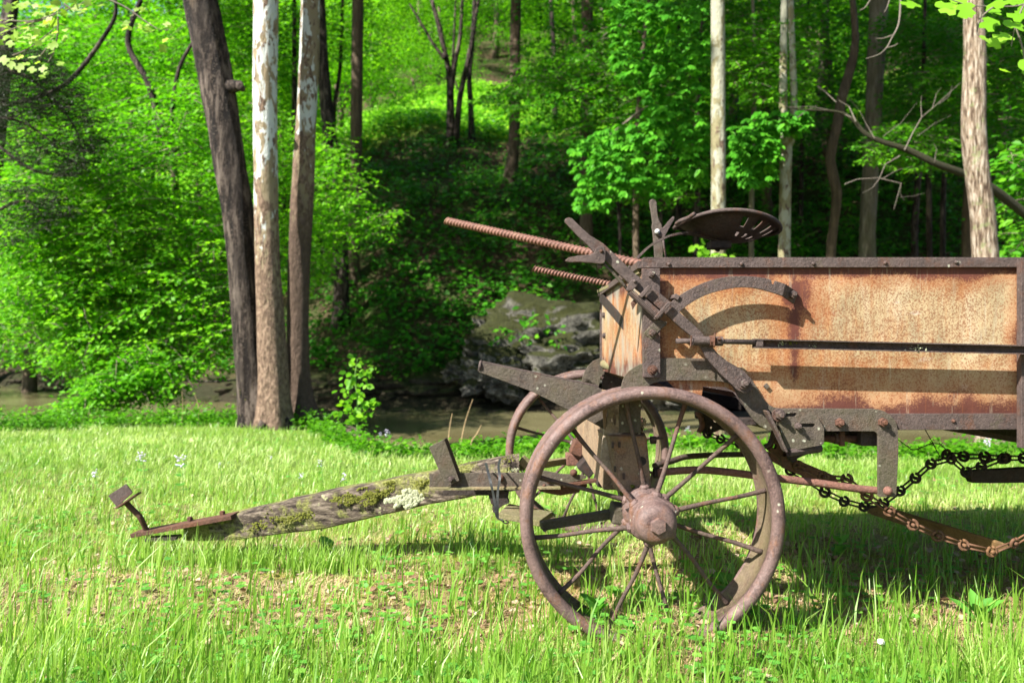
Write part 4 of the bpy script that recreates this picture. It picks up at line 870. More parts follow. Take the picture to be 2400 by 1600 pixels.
def leaf_mesh(pos, d, nrm, size, shape='oval', wid=1.0):
    T, F = LEAF[shape]; T = np.array(T); F = np.array(F); d = unit(d); w = unit(np.cross(nrm, d)); n = np.cross(d, w); size = np.asarray(size).reshape(-1, 1, 1)
    V = pos[:, None, :]+size*(d[:, None, :]*T[None, :, 0:1]+w[:, None, :]*T[None, :, 1:2]*wid+n[:, None, :]*T[None, :, 2:3])
    N = len(pos); FF = F[None]+np.arange(N)[:, None, None]*len(T)
    return V.reshape(-1, 3), FF.reshape(-1, 3), len(F)
def sprays(c, d, L, W, k, size, r, droop=.25, tilt=.35, shape='oval', compound=False):
    """k leaves set alternately along each twig; returns leaf arrays"""
    S = len(c); t = (np.arange(k)+.6)/k; t = np.tile(t, (S, 1))+r.normal(0, .03, (S, k)); sgn = np.where(np.arange(k) % 2 == 0, 1, -1)[None]*np.ones((S, 1))
    d = unit(d); up = np.array([0, 0, 1.]); s = unit(np.cross(d, up)+1e-6); L = np.asarray(L).reshape(-1, 1, 1); W = np.asarray(W).reshape(-1, 1, 1)
    off = (r.random((S, k))*.9+.1)*(1-t*.75)
    p = c[:, None]+d[:, None]*L*t[..., None]+s[:, None]*(sgn*off)[..., None]*W-up*(t**2)[..., None]*L*droop
    ld = d[:, None]*.7+s[:, None]*sgn[..., None]*.75+r.normal(0, .3, (S, k, 3)); ld[..., 2] -= droop*.9
    n = np.array([0, 0, 1.])+r.normal(0, tilt, (S, k, 3)); n[..., 1] -= .25
    sz = size*(.65+.7*r.random((S, k)))*(1-.25*t)
    return p.reshape(-1, 3), ld.reshape(-1, 3), n.reshape(-1, 3), sz.ravel()
def fans(c, d, size, r, k=5):
    """palmate clusters of drooping leaflets"""
    S = len(c); a = (np.arange(k)-(k-1)/2)*.55; d = unit(d); up = np.array([0, 0, 1.]); s = unit(np.cross(d, up))
    ld = d[:, None]*np.cos(a)[None, :, None]+s[:, None]*np.sin(a)[None, :, None]; ld[..., 2] -= .55+.3*r.random((S, 1)); ld += r.normal(0, .1, ld.shape)
    n = np.array([0, -.25, 1.])+r.normal(0, .2, (S, k, 3)); p = np.repeat(c[:, None], k, 1)
    sz = (size*(.75+.5*r.random((S, 1))))*(1-.12*np.abs(a)[None]); return p.reshape(-1, 3), ld.reshape(-1, 3), n.reshape(-1, 3), sz.ravel()
def in_poly(px_, py_, poly):
    ins = np.zeros(len(px_), bool); n = len(poly)
    for i in range(n):
        x1, y1 = poly[i]; x2, y2 = poly[(i+1) % n]; c = ((y1 > py_) != (y2 > py_)) & (px_ < (x2-x1)*(py_-y1)/(y2-y1+1e-9)+x1); ins ^= c
    return ins
def region(poly, Y0, Y1, n, r, clumpy=0.0, lump=110.):
    """n points spread through the space behind an outline, between two depths"""
    P_ = np.array(poly, float); lo = P_.min(0); hi = P_.max(0); out = []; tot = 0
    while tot < n:
        q = lo+(hi-lo)*r.random((n*3, 2)); m = in_poly(q[:, 0], q[:, 1], poly)
        if clumpy: m &= (vnoise(q[:, 0]/lump+5, q[:, 1]/lump*1.5+2)+.5*vnoise(q[:, 0]/lump*2.3, q[:, 1]/lump*3.3))/1.5 > clumpy*r.random(len(q))*1.25
        out.append(q[m]); tot += m.sum()
    q = np.concatenate(out)[:n]; Y = Y0+(Y1-Y0)*r.random(n)
    return np.stack([(q[:, 0]-1200)*Y/FPX, Y, CAM_H-(q[:, 1]-810)*Y/FPX], -1)
def twig_mesh(c, d, L, droop, rad, name, mat, parent):
    V = []; F = []; k = 0; d = unit(d)
    N = len(c); t = np.array([0, .5, 1.]); a = np.array([0, 2.094, 4.188]); up = np.array([0, 0, 1.]); s = unit(np.cross(d, up)+1e-6); u = np.cross(s, d)
    L = np.asarray(L).reshape(-1, 1, 1)
    ctr = c[:, None]+d[:, None]*L*t[None, :, None]-up*(t**2)[None, :, None]*L*droop
    R = rad*(1-.75*t)[None, :, None, None]*np.ones((N, 1, 1, 1))
    ring = ctr[:, :, None]+R*(s[:, None, None]*np.cos(a)[None, None, :, None]+u[:, None, None]*np.sin(a)[None, None, :, None])
    f = []
    for i in range(2):
        for j in range(3):
            A, B, Cc, D = i*3+j, i*3+(j+1) % 3, (i+1)*3+(j+1) % 3, (i+1)*3+j; f += [(A, B, Cc), (A, Cc, D)]
    F = np.array(f)[None]+np.arange(N)[:, None, None]*9
    return raw(name, ring.reshape(-1, 3), F, mat, None, parent, 'stuff')
TWIG = mat_plain('twig_bark', (.14, .11, .08), .8); DTWIG = mat_plain('dark_twig_bark', (.03, .026, .02), .9)

# ------------------------------------------------------------------ trees
def trunk(name, pts, rad, mat, parent, seg=16, rough=.05, step=.12, flare=0, seed=0):
    L = sum((Vector(pts[i+1])-Vector(pts[i])).length for i in range(len(pts)-1)); n = max(2, int(L/step/(len(pts)-1)))
    sp_ = spline(pts, n); m = len(sp_); R = []
    for i in range(m):
        t = i/(m-1)*(len(rad)-1); k = min(int(t), len(rad)-2); R.append(rad[k]+(rad[k+1]-rad[k])*(t-k))
    def rf(i, a):
        h = (sp_[i]-sp_[0]).length
        q = 1+rough*mnoise.noise(Vector((math.cos(a)*1.3+seed, math.sin(a)*1.3, h*1.1)))*2+rough*.6*mnoise.noise(Vector((math.cos(a)*4+seed, math.sin(a)*4, h*5)))
        if flare: q += flare*1.5*math.exp(-h/.33)*(1+.55*math.sin(a*5+seed))
        return q
    V, F = tube_geo(sp_, R, seg, rf); return mesh(name, V, F, mat, parent, smooth=True)
CROWNS = {}
def crown_mesh(kind, r):
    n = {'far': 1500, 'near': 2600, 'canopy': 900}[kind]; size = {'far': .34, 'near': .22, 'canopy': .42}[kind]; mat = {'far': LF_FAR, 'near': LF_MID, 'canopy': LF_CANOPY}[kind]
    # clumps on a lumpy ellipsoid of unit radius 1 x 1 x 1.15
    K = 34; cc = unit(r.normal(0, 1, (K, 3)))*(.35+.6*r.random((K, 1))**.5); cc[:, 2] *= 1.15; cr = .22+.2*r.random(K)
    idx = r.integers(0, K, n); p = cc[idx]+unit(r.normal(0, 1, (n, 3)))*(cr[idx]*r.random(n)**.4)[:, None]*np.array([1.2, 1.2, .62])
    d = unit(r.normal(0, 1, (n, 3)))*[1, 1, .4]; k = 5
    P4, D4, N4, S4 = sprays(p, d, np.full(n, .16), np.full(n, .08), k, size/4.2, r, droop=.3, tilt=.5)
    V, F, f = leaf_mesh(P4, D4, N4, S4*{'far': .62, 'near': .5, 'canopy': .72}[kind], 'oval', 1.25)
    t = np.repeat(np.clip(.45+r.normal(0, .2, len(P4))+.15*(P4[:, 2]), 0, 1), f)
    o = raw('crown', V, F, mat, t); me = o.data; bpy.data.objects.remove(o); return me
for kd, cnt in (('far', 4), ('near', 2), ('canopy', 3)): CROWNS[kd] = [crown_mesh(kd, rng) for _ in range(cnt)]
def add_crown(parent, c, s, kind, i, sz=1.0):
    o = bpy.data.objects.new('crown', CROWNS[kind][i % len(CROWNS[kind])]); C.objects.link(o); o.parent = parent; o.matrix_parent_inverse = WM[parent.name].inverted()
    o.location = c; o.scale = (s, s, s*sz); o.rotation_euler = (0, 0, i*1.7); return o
def foliage(parent, specs, mat, r, name='crown', twigs=True, tw_mat=None):
    """specs: (outline, Y0, Y1, sprays, leaves per spray, leaf size, kind, clumpy, tint bias)"""
    Vs = []; Fs = []; Ts = []; k0 = 0; tc = []; td = []; tl = []
    for poly, Y0, Y1, n, k, size, kind, cl, tb in specs:
        c = region(poly, Y0, Y1, n, r, cl); az_ = r.normal(-.5, 1.1, n)-math.pi/2*0
        d = np.stack([np.sin(az_+.3), -np.cos(az_+.3)*.9, r.normal(-.08, .18, n)], -1)
        sb = r.normal(0, .16, n)
        if kind == 'fan':
            pp, dd, nn, ss = fans(c, d, size, r, k); f_shape = 'beech'; kk = k; wd = .95
        else:
            L = size*k*.42*(.7+.6*r.random(n)); pp, dd, nn, ss = sprays(c, d, L, np.full(n, size*1.2), k, size, r, shape=kind); kk = k; f_shape = kind; wd = 1.15
            sel = r.random(n) < .5; tc.append(c[sel]); td.append(d[sel]); tl.append(L[sel])
        V, F, f = leaf_mesh(pp, dd, nn, ss, f_shape, wd); t = np.repeat(np.clip(.45+tb+np.repeat(sb, kk)+r.normal(0, .12, len(pp)), 0, 1), f)
        Vs.append(V); Fs.append(F+k0); Ts.append(t); k0 += len(V)
    o = raw(name, np.concatenate(Vs), np.concatenate(Fs), mat, np.concatenate(Ts), parent)
    if twigs and tc: 
        tc = np.concatenate(tc); td = np.concatenate(td); tl = np.concatenate(tl)
        twig_mesh(tc, td, tl, .25, .006, 'twigs', tw_mat or TWIG, parent)
    return o
def at_ground(px_, Y): x = (px_-1200)*Y/FPX; return Vector((x, Y, float(hz(x, Y))))
def tree(name, label, pts_px, Y, widths, bark, group=None, cat='tree', crown=None, rough=.06, flare=.25, seed=0, extra=None, seg=14, top=None, Yend=None):
    """pts_px from the root upward at depth Y; first point is set on the ground"""
    n = len(pts_px); ys = [Y+((Yend or Y)-Y)*i/(n-1) for i in range(n)]
    pts = [P(x, y, yy) for (x, y), yy in zip(pts_px, ys)]; g = at_ground(pts_px[0][0], Y); g.z -= .12
    if pts[0].z > g.z+.1: pts = [g]+pts; widths = [widths[0]*1.08]+list(widths); ys = [Y]+ys
    else: pts[0].z = g.z
    rad = [w_/2*yy/FPX for w_, yy in zip(widths, ys)]
    if top:
        while top > .9: d = (pts[-1]-pts[-2]).normalized(); pts.append(pts[-1]+Vector((d.x*.8, d.y*.8, 1)).normalized()*.8); rad.append(rad[-1]*.93); top -= .8
        d = (pts[-1]-pts[-2]).normalized(); pts.append(pts[-1]+Vector((d.x*.5, d.y*.5, 1)).normalized()*top); rad.append(rad[-1]*.55)
    t = empty(name, g, None); tag(t, label, cat, group)
    tk = trunk('trunk', pts, rad, bark, t, seg, rough, .15 if Y < 10 else .3, flare, seed)
    if crown:
        for j, (kd, dz, s) in enumerate(crown): add_crown(t, pts[-1]+Vector((random.uniform(-.8, .8), random.uniform(-.5, .8), dz)), s, kd, seed+j)
    return t, pts, rad
def limb(parent, pts, r0, r1, mat, name='branch', seg=7): 
    sp_ = spline(pts, 5); m = len(sp_); return tube(name, sp_, [r0+(r1-r0)*i/(m-1) for i in range(m)], mat, parent, seg=seg)
# the three big creek-side trunks
T1, p1, _ = tree('sycamore_tree', 'dark leaning trunk, leftmost of the three big trees growing together by the creek', [(612, 1008), (592, 880), (577, 720), (560, 520), (540, 400), (520, 260), (497, 130), (470, 0)], 7.45, [76, 66, 68, 72, 72, 74, 74, 76], BK['dark'], 'three big trees on the creek bank', seed=1, rough=.08, flare=.45, seg=22, top=12, crown=[('canopy', 0, 4.2)])
T2, p2, _ = tree('sycamore_tree', 'middle trunk of the three creek trees, smooth white bark above and brown below', [(641, 1012), (641, 900), (634, 760), (627, 620), (624, 480), (622, 340), (621, 180), (623, 0)], 7.25, [70, 64, 60, 56, 54, 55, 56, 58], BK['syc'], 'three big trees on the creek bank', seed=2, rough=.05, flare=.35, seg=22, top=13, crown=[('canopy', 0, 4.4)])
T3, p3, _ = tree('sycamore_tree', 'rightmost of the three creek trees, mottled tan and white bark high up', [(708, 1010), (700, 900), (698, 760), (701, 620), (708, 480), (714, 340), (724, 160), (728, 0)], 7.65, [62, 50, 48, 50, 50, 48, 46, 46], BK['sycbrown'], 'three big trees on the creek bank', seed=3, rough=.07, flare=.5, seg=20, top=11, crown=[('canopy', 0, 4.0)])
for t_, pa, Y, r_ in ((T1, [(592, 960), (572, 1000), (545, 1030)], 7.35, .06), (T2, [(665, 985), (690, 1010), (730, 1024)], 7.2, .05), (T3, [(722, 985), (748, 1005), (775, 1012)], 7.55, .05), (T2, [(620, 990), (600, 1015), (585, 1030)], 7.1, .05)):
    limb(t_, [P(*q, Y) for q in pa], r_, .02, BK['dark'], 'root', 8)
clump('moss_patch', P(572, 970, 7.33), .025, .03, .09, MOSSPAD, T1, 60, .12, 31)
tube('branch_stub', [P(538, 205, 7.4), P(560, 200, 7.32), P(568, 208, 7.25)], [.07, .05, .03], BK['dark'], T1, seg=9)
W = 'tree trunks on the wooded slope'
def CR(*a): return list(a)
tree('forest_tree', 'straight grey trunk just right of the mottled sycamore, rooted low on the dark slope', [(826, 645), (830, 500), (834, 350), (836, 180), (839, 0)], 18.0, [30, 28, 28, 27, 27], BK['brown'], W, seed=4, top=2.5, crown=[('near', 1.5, 2.6)])
tree('forest_tree', 'dark slanting trunk hidden behind the mottled sycamore', [(800, 610), (785, 430), (768, 280), (757, 150), (750, 0)], 16.5, [34, 32, 30, 27, 24], BK['dark'], W, seed=5, top=3, crown=[('near', 1.5, 2.4)])
tree('forest_tree', 'thin dark stem between the slanting trunk and the straight grey one', [(783, 330), (784, 250), (797, 160), (803, 0)], 22.0, [10, 10, 9, 8], BK['dark'], W, seed=6, seg=8)
cT, cp_, _ = tree('forked_tree', 'dark many-stemmed tree standing where the shade meets the sunlit clearing', [(1055, 345), (1056, 240), (1052, 170), (1042, 120), (1028, 60), (1012, 0)], 25.0, [20, 18, 14, 12, 11, 9], BK['dark'], W, seed=7)
for pa, r0 in (([(1055, 230), (1066, 150), (1078, 90), (1084, 0)], .10), ([(1070, 330), (1078, 230), (1100, 130), (1112, 60), (1122, 0)], .11), ([(1044, 140), (1020, 110), (990, 60), (960, 10)], .06), ([(1060, 170), (1064, 90), (1068, 0)], .05)):
    limb(cT, [P(*q, 24.9) for q in pa], r0, r0*.5, BK['dark'])
tree('forest_tree', 'slim dark stem close to the right of the many-stemmed tree', [(1105, 305), (1103, 240), (1100, 180), (1107, 100), (1112, 0)], 25.6, [14, 13, 11, 10, 9], BK['dark'], W, seed=8, seg=9, crown=[('near', 3, 3)])
tree('forest_tree', 'reddish brown trunk on the slope right of the many-stemmed tree', [(1192, 465), (1203, 360), (1206, 280), (1207, 140), (1209, 0)], 21.7, [33, 27, 26, 25, 25], BK['brown'], W, seed=9, top=2, crown=[('near', 1.2, 3.0)])
tree('forest_tree', 'slim stem in front of the bright clearing, right of the reddish trunk', [(1300, 290), (1299, 200), (1296, 90), (1290, 0)], 27, [13, 12, 11, 9], BK['dark'], W, seed=10, seg=8)
tree('forest_tree', 'brown trunk half covered by hanging leaves, behind the tip of the near lever', [(1374, 560), (1374, 420), (1373, 300), (1375, 150), (1376, 0)], 18.5, [30, 29, 28, 28, 27], BK['brown'], W, seed=11, top=3, crown=[('near', 1.5, 2.8)])
tree('pale_tree', 'pale straight trunk with flaking cream bark rising behind the iron seat', [(1684, 960), (1683, 700), (1683, 560), (1684, 380), (1683, 200), (1682, 0)], 9.6, [38, 36, 35, 34, 32, 31], BK['pale'], W, seed=12, rough=.04, top=6, crown=[('canopy', 0, 3.0)])
hT, hp, _ = tree('twin_trunk_tree', 'grey trunk forking into two stems, next right of the pale cream trunk', [(1838, 930), (1838, 700), (1839, 560), (1840, 430), (1841, 340), (1836, 280), (1836, 150), (1838, 0)], 10.6, [30, 28, 27, 26, 30, 20, 17, 16], BK['pale'], W, seed=13, top=5, crown=[('canopy', 0, 3.0)])
limb(hT, [P(*q, 10.6) for q in ((1846, 345), (1858, 310), (1860, 220), (1856, 100), (1853, 0))], .055, .04, BK['pale'])
tree('crooked_tree', 'crooked s-shaped trunk between the forked tree and the broad grey one', [(1945, 640), (1955, 520), (1962, 450), (1946, 375), (1963, 290), (1972, 230), (1996, 150), (2005, 90), (1998, 0)], 13.4, [24, 22, 24, 22, 24, 24, 22, 17, 14], BK['brown'], W, seed=14, seg=12)
tree('forest_tree', 'broad grey-brown trunk, widest of those behind the wagon box', [(2032, 640), (2033, 540), (2040, 400), (2048, 240), (2056, 100), (2060, 0)], 15.2, [38, 37, 36, 38, 40, 42], BK['grey'], W, seed=15, top=5, crown=[('canopy', 1.5, 3.6)])
tree('forest_tree', 'dark trunk far up the slope left of the crooked tree', [(1927, 310), (1929, 200), (1934, 90), (1936, 0)], 24, [33, 30, 17, 15], BK['dark'], W, seed=16, top=2, crown=[('near', 2, 3)])
tree('forest_tree', 'thin dark stem between the forked tree and the crooked tree', [(1877, 480), (1881, 300), (1888, 150), (1896, 0)], 19, [11, 10, 9, 8], BK['dark'], W, seed=17, seg=8)
tree('forest_tree', 'dim trunk with a pink-brown split, just left of the forked tree', [(1797, 435), (1796, 320), (1792, 200), (1785, 80), (1780, 0)], 20, [20, 22, 20, 14, 12], BK['brown'], W, seed=18, seg=10, top=3, crown=[('near', 2, 3)])
tree('forest_tree', 'thin dark stem left of the pale cream trunk', [(1632, 560), (1636, 400), (1640, 200), (1651, 0)], 17, [14, 13, 12, 12], BK['dark'], W, seed=19, seg=9)
lT, lp, _ = tree('furrowed_tree', 'sturdy trunk with deeply furrowed sunlit bark, rightmost and nearest of the trees behind the box', [(2322, 900), (2312, 640), (2307, 570), (2302, 500), (2292, 420), (2283, 320), (2282, 240), (2284, 120), (2281, 0)], 8.3, [60, 56, 54, 53, 51, 52, 52, 45, 42], BK['furrow'], W, seed=20, rough=.05, top=6, seg=22, crown=[('canopy', .5, 3.2)])
tree('forest_tree', 'black shaded trunk low behind the box, left of the furrowed trunk', [(2144, 640), (2144, 520), (2148, 455), (2156, 380), (2160, 300)], 16, [17, 17, 16, 13, 9], BK['dark'], W, seed=21, seg=8)
tree('forest_tree', 'thin shaded stem low behind the box, between the black trunk and the furrowed trunk', [(2209, 640), (2210, 500), (2214, 400), (2220, 300)], 15, [13, 13, 12, 9], BK['dark'], W, seed=22, seg=8)
tree('forest_tree', 'slim shaded trunk touching the left side of the furrowed trunk', [(2268, 640), (2268, 500), (2276, 380), (2290, 240), (2300, 100)], 14, [26, 24, 20, 16, 12], BK['brown'], W, seed=23, seg=10)
for i, (x, y0, y1, Y, wd, lb) in enumerate(((350, 215, 0, 22, 10, 'slim dark stem leaning in the leafy upper left'), (402, 220, 0, 21, 9, 'slim dark stem next right of the leaning one, upper left'), (1015, 205, 120, 46, 14, 'pale far trunk at the back of the clearing, left of the many-stemmed tree'), (652, 290, 140, 40, 8, 'thin pale far trunk seen between the two white sycamores'), (1415, 210, 80, 40, 10, 'thin pale far trunk in the sunlit wood above the near lever'), (1720, 300, 60, 26, 12, 'slim brown stem right of the pale cream trunk'), (1540, 480, 250, 17, 9, 'thin stem half hidden in the leaves above the upright lever'), (2380, 330, 60, 20, 14, 'dim stem at the right margin behind the furrowed trunk'), (1445, 560, 330, 16, 8, 'thin stem behind the crossing of lever and iron rod'))):
    tree('forest_tree', lb, [(x+8, y0), (x+2, (y0+y1)/2), (x-3, y1), (x-6, y1-60)], Y, [wd, wd*.95, wd*.9, wd*.7], BK['dark' if i in (0, 1, 5, 6, 7, 8) else 'grey'], W, seed=30+i, seg=8)
# off-frame and backdrop trees: a wood behind the clearing, and unseen crowns added overhead to shade the slope
gi = 0
ORD = ['first', 'second', 'third', 'fourth', 'fifth', 'sixth', 'seventh', 'eighth', 'ninth', 'tenth', 'eleventh']
def back_tree(x, Y, r_, kind, lab, h=None, hgt=None):
    global gi
    g = Vector((x, Y, float(hz(x, Y))-.1)); h = h if h is not None else r_*1.5
    t = empty('backdrop_tree', g); tag(t, lab, 'tree', 'trees of the wood around the clearing')
    trunk('trunk', [g, g+Vector((.1, 0, h*.5)), g+Vector((-.1, 0, h))], [.17*r_/3, .13*r_/3, .08*r_/3], BK['brown'], t, 7, .05, 1.5, 0, gi)
    add_crown(t, g+Vector((0, 0, h)), r_, kind, gi, hgt or 1.0); gi += 1; return t
bl = 'light green leafy tree in the sunlit wood beyond the clearing'
rb = random.Random(5)
for Y, n, r0, x0, x1, row in ((41.5, 11, 2.7, -21, 21, 'front'), (46, 11, 3.6, -26, 26, 'second'), (52, 11, 4.4, -30, 30, 'third'), (59, 10, 5.2, -34, 34, 'fourth'), (68, 9, 6.4, -38, 38, 'farthest')):
    for i in range(n):
        bl = 'light green tree, %s from the left in the %s row of wood beyond the clearing' % (ORD[i], row)
        x = x0+(x1-x0)*(i+.5)/n+rb.uniform(-1, 1); rr_ = r0*rb.uniform(.85, 1.2); back_tree(x, Y+rb.uniform(-1.5, 1.5), rr_, 'far', bl, rr_*.95+1.5)
for i, (x, Y, r_) in enumerate(((-4.2, 33, 1.7), (-2.6, 35, 1.5), (1.8, 36, 1.5), (4.4, 34, 2.2), (5.8, 29, 2.4), (-7.0, 31, 3.0), (8.5, 32, 3.2), (-9.5, 27, 3.0), (-11.5, 34, 3.6), (12, 30, 3.6), (14, 36, 4))):
    back_tree(x, Y, r_, 'far', 'low bushy tree at the clearing edge, %s of those %s of the forked stems' % (ORD[i], 'left' if x < 0 else 'right'), r_*.8)
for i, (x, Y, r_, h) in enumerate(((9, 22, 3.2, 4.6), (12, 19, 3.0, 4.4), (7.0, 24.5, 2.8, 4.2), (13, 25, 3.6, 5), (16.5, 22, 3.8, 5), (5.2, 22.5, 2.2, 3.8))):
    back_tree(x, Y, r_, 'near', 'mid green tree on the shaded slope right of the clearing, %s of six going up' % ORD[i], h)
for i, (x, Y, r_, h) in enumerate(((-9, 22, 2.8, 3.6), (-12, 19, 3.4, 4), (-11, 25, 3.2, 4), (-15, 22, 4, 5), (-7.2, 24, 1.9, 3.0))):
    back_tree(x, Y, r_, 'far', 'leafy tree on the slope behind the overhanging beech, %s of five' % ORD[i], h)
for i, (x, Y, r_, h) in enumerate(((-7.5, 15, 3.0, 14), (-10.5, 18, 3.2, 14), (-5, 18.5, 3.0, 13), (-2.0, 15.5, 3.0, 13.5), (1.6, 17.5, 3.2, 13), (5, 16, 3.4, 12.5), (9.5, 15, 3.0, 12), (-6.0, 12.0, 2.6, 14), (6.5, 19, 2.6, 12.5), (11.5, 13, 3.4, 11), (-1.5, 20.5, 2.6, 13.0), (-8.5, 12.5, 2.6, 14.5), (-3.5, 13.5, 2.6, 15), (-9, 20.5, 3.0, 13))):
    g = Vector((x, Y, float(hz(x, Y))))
    g2 = empty('shade_crown', (x, Y, max(g.z, WZ)+h)); 
    # trunkless crown above the view, added to keep sun off the slope
    tag(g2, 'unseen leafy crown added to shade the slope from above, %s of the row' % (ORD+['twelfth', 'thirteenth', 'fourteenth', 'fifteenth'])[i], 'tree', 'unseen crowns added over the slope for shade')
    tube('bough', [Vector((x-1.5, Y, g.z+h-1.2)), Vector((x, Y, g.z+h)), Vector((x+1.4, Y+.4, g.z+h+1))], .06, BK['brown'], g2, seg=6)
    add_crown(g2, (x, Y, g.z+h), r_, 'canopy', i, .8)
# ------------------------------------------------------------------ leafy masses in view
r1 = np.random.default_rng(21)
bt = empty('beech_tree', at_ground(-60, 10)); tag(bt, 'broad sunlit beech whose layered light green boughs overhang the creek at left', 'beech tree')
trunk('trunk', [at_ground(-60, 10.4), P(-40, 600, 10.4), P(0, 200, 10.6), P(40, -80, 10.8)], [.22, .18, .12, .08], BK['dark'], bt, 12, .05, .3, .2, 3)
foliage(bt, [([(0, 330), (150, 300), (330, 200), (470, 180), (540, 300), (560, 480), (575, 640), (580, 760), (520, 830), (420, 880), (300, 900), (180, 860), (60, 820), (0, 830)], 8.8, 11.8, 2500, 12, .082, 'oval', .5, .02),
             ([(0, 420), (200, 400), (420, 440), (560, 560), (575, 800), (440, 870), (240, 860), (0, 800)], 8.6, 9.6, 1250, 12, .082, 'oval', .6, .22),  # lighter tint paints the sunlit mass of leaves in front
             ([(0, 100), (200, 60), (450, 40), (520, 160), (530, 330), (300, 380), (0, 400)], 11, 14, 1500, 12, .085, 'oval', .5, -.02)], LF_BRIGHT, r1, 'crown', tw_mat=TWIG)
foliage(bt, [([(170, 960), (60, 1010), (120, 985), (200, 940), (250, 850), (330, 800), (430, 840), (425, 905), (370, 945), (330, 925), (250, 960), (210, 965)], 8.3, 9.0, 330, 11, .07, 'oval', .2, .05),
             ([(60, 1000), (180, 935), (260, 870), (300, 900), (230, 950), (160, 985)], 8.2, 8.6, 130, 11, .068, 'oval', 0, .1)], LF_BRIGHT, r1, 'bough_leaves')
for pa, a, b in (([(-40, 640), (60, 600), (140, 560), (220, 520), (330, 500)], .045, .012), ([(-30, 560), (60, 540), (125, 470), (120, 420)], .04, .015), ([(-40, 700), (150, 740), (280, 830), (200, 950), (80, 1005)], .04, .01), ([(-20, 420), (150, 430), (300, 400), (420, 350)], .035, .01), ([(0, 250), (150, 200), (260, 60), (270, 0)], .035, .02), ([(380, 320), (350, 200), (300, 100), (330, 0)], .05, .03), ([(400, 300), (420, 160), (480, 60)], .03, .02)):
    limb(bt, [P(*q, 9.9) for q in pa], a, b, BK['dark'])
ct = empty('cedar_tree', at_ground(-180, 9)); tag(ct, 'dark feathery cedar boughs at the upper left margin in front of the beech', 'cedar tree')
trunk('trunk', [at_ground(-180, 9), P(-170, 400, 9), P(-160, 0, 9)], [.14, .11, .08], BK['dark'], ct, 10, .05, .3, .2, 5)
foliage(ct, [([(0, 110), (120, 120), (220, 230), (250, 330), (190, 420), (60, 400), (0, 360)], 8.0, 8.9, 2200, 14, .022, 'oval', .45, 0), ([(0, 430), (140, 440), (190, 500), (60, 560), (0, 590)], 8.0, 8.9, 500, 14, .022, 'oval', .5, 0)], LF_DARK, r1, 'crown', tw_mat=DTWIG)
for pa in ([(-30, 150), (80, 190), (170, 290), (200, 380)], [(-30, 270), (60, 290), (140, 350)], [(-20, 330), (80, 400), (160, 410)], [(-20, 500), (60, 470), (110, 520)]): limb(ct, [P(*q, 8.4) for q in pa], .02, .006, BK['dark'])
# right hand understory
bu = empty('buckeye_tree', at_ground(1500, 14)); tag(bu, 'understory tree with drooping hand-shaped leaves above the levers, in front of the brown trunk', 'buckeye tree')
trunk('trunk', [at_ground(1500, 13.6), P(1490, 500, 13.6), P(1500, 200, 13.6), P(1520, 0, 13.6)], [.07, .06, .045, .03], BK['brown'], bu, 9, .05, .3, .1, 3)
foliage(bu, [([(1330, 340), (1420, 300), (1560, 250), (1660, 260), (1660, 420), (1560, 470), (1480, 440), (1400, 500), (1340, 480), (1360, 420)], 10.5, 12.5, 620, 5, .15, 'fan', .75, .1),
             ([(1420, 0), (1660, 0), (1660, 250), (1540, 270), (1440, 160)], 10.5, 13, 620, 5, .15, 'fan', .7, .15)], LF_BLUE, r1, 'crown', False)
foliage(bu, [([(1180, 180), (1400, 60), (1660, 130), (1660, 470), (1500, 480), (1380, 420), (1420, 330), (1260, 340), (1200, 270)], 12.5, 16, 950, 10, .10, 'oval', .65, .15)], LF_MID, r1, 'leaves')
for pa in ([(1500, 330), (1440, 340), (1395, 352)], [(1500, 260), (1450, 300), (1410, 330)], [(1495, 420), (1440, 400), (1400, 440)], [(1510, 80), (1450, 60), (1400, 100)], [(1500, 260), (1580, 220), (1640, 160)]): limb(bu, [P(*q, 12.2) for q in pa], .025, .007, BK['grey'])
un = empty('understory_tree', at_ground(1760, 13)); tag(un, 'leafy understory tree between the pale trunk and the forked tree with drooping leaf clusters', 'tree')
trunk('trunk', [at_ground(1760, 12.6), P(1762, 420, 12.6), P(1770, 150, 12.6), P(1760, -60, 12.6)], [.05, .045, .035, .02], BK['grey'], un, 8, .05, .3, .1, 3)
foliage(un, [([(1710, 300), (1790, 255), (1890, 260), (1900, 300), (1830, 330), (1810, 420), (1780, 440), (1715, 415)], 10.0, 11.0, 330, 5, .14, 'fan', .5, .1)], LF_BLUE, r1, 'crown', False)
foliage(un, [([(1700, 60), (1850, 20), (1920, 120), (1880, 260), (1780, 240), (1710, 200)], 10.5, 13, 520, 9, .085, 'oval', .6, .3), ([(1600, 0), (1900, 0), (1880, 120), (1640, 130)], 14, 18, 500, 10, .11, 'oval', .6, .1)], LF_MID, r1, 'leaves')
tlf = empty('forest_tree', at_ground(300, 21)); tag(tlf, 'mid green leafy tree filling the top left above the beech', 'tree')
trunk('trunk', [at_ground(300, 21), P(300, 200, 21), P(300, -80, 21)], [.09, .07, .04], BK['dark'], tlf, 8, .05, .5, .1, 3)
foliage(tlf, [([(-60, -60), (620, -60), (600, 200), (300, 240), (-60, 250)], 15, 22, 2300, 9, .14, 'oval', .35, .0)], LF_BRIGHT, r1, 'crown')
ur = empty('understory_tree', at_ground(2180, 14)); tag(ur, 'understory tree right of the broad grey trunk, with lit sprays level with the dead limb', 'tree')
trunk('trunk', [at_ground(2180, 13.4), P(2176, 420, 13.4), P(2165, 200, 13.4), P(2170, -60, 13.4)], [.06, .05, .04, .02], BK['dark'], ur, 8, .05, .3, .1, 3)
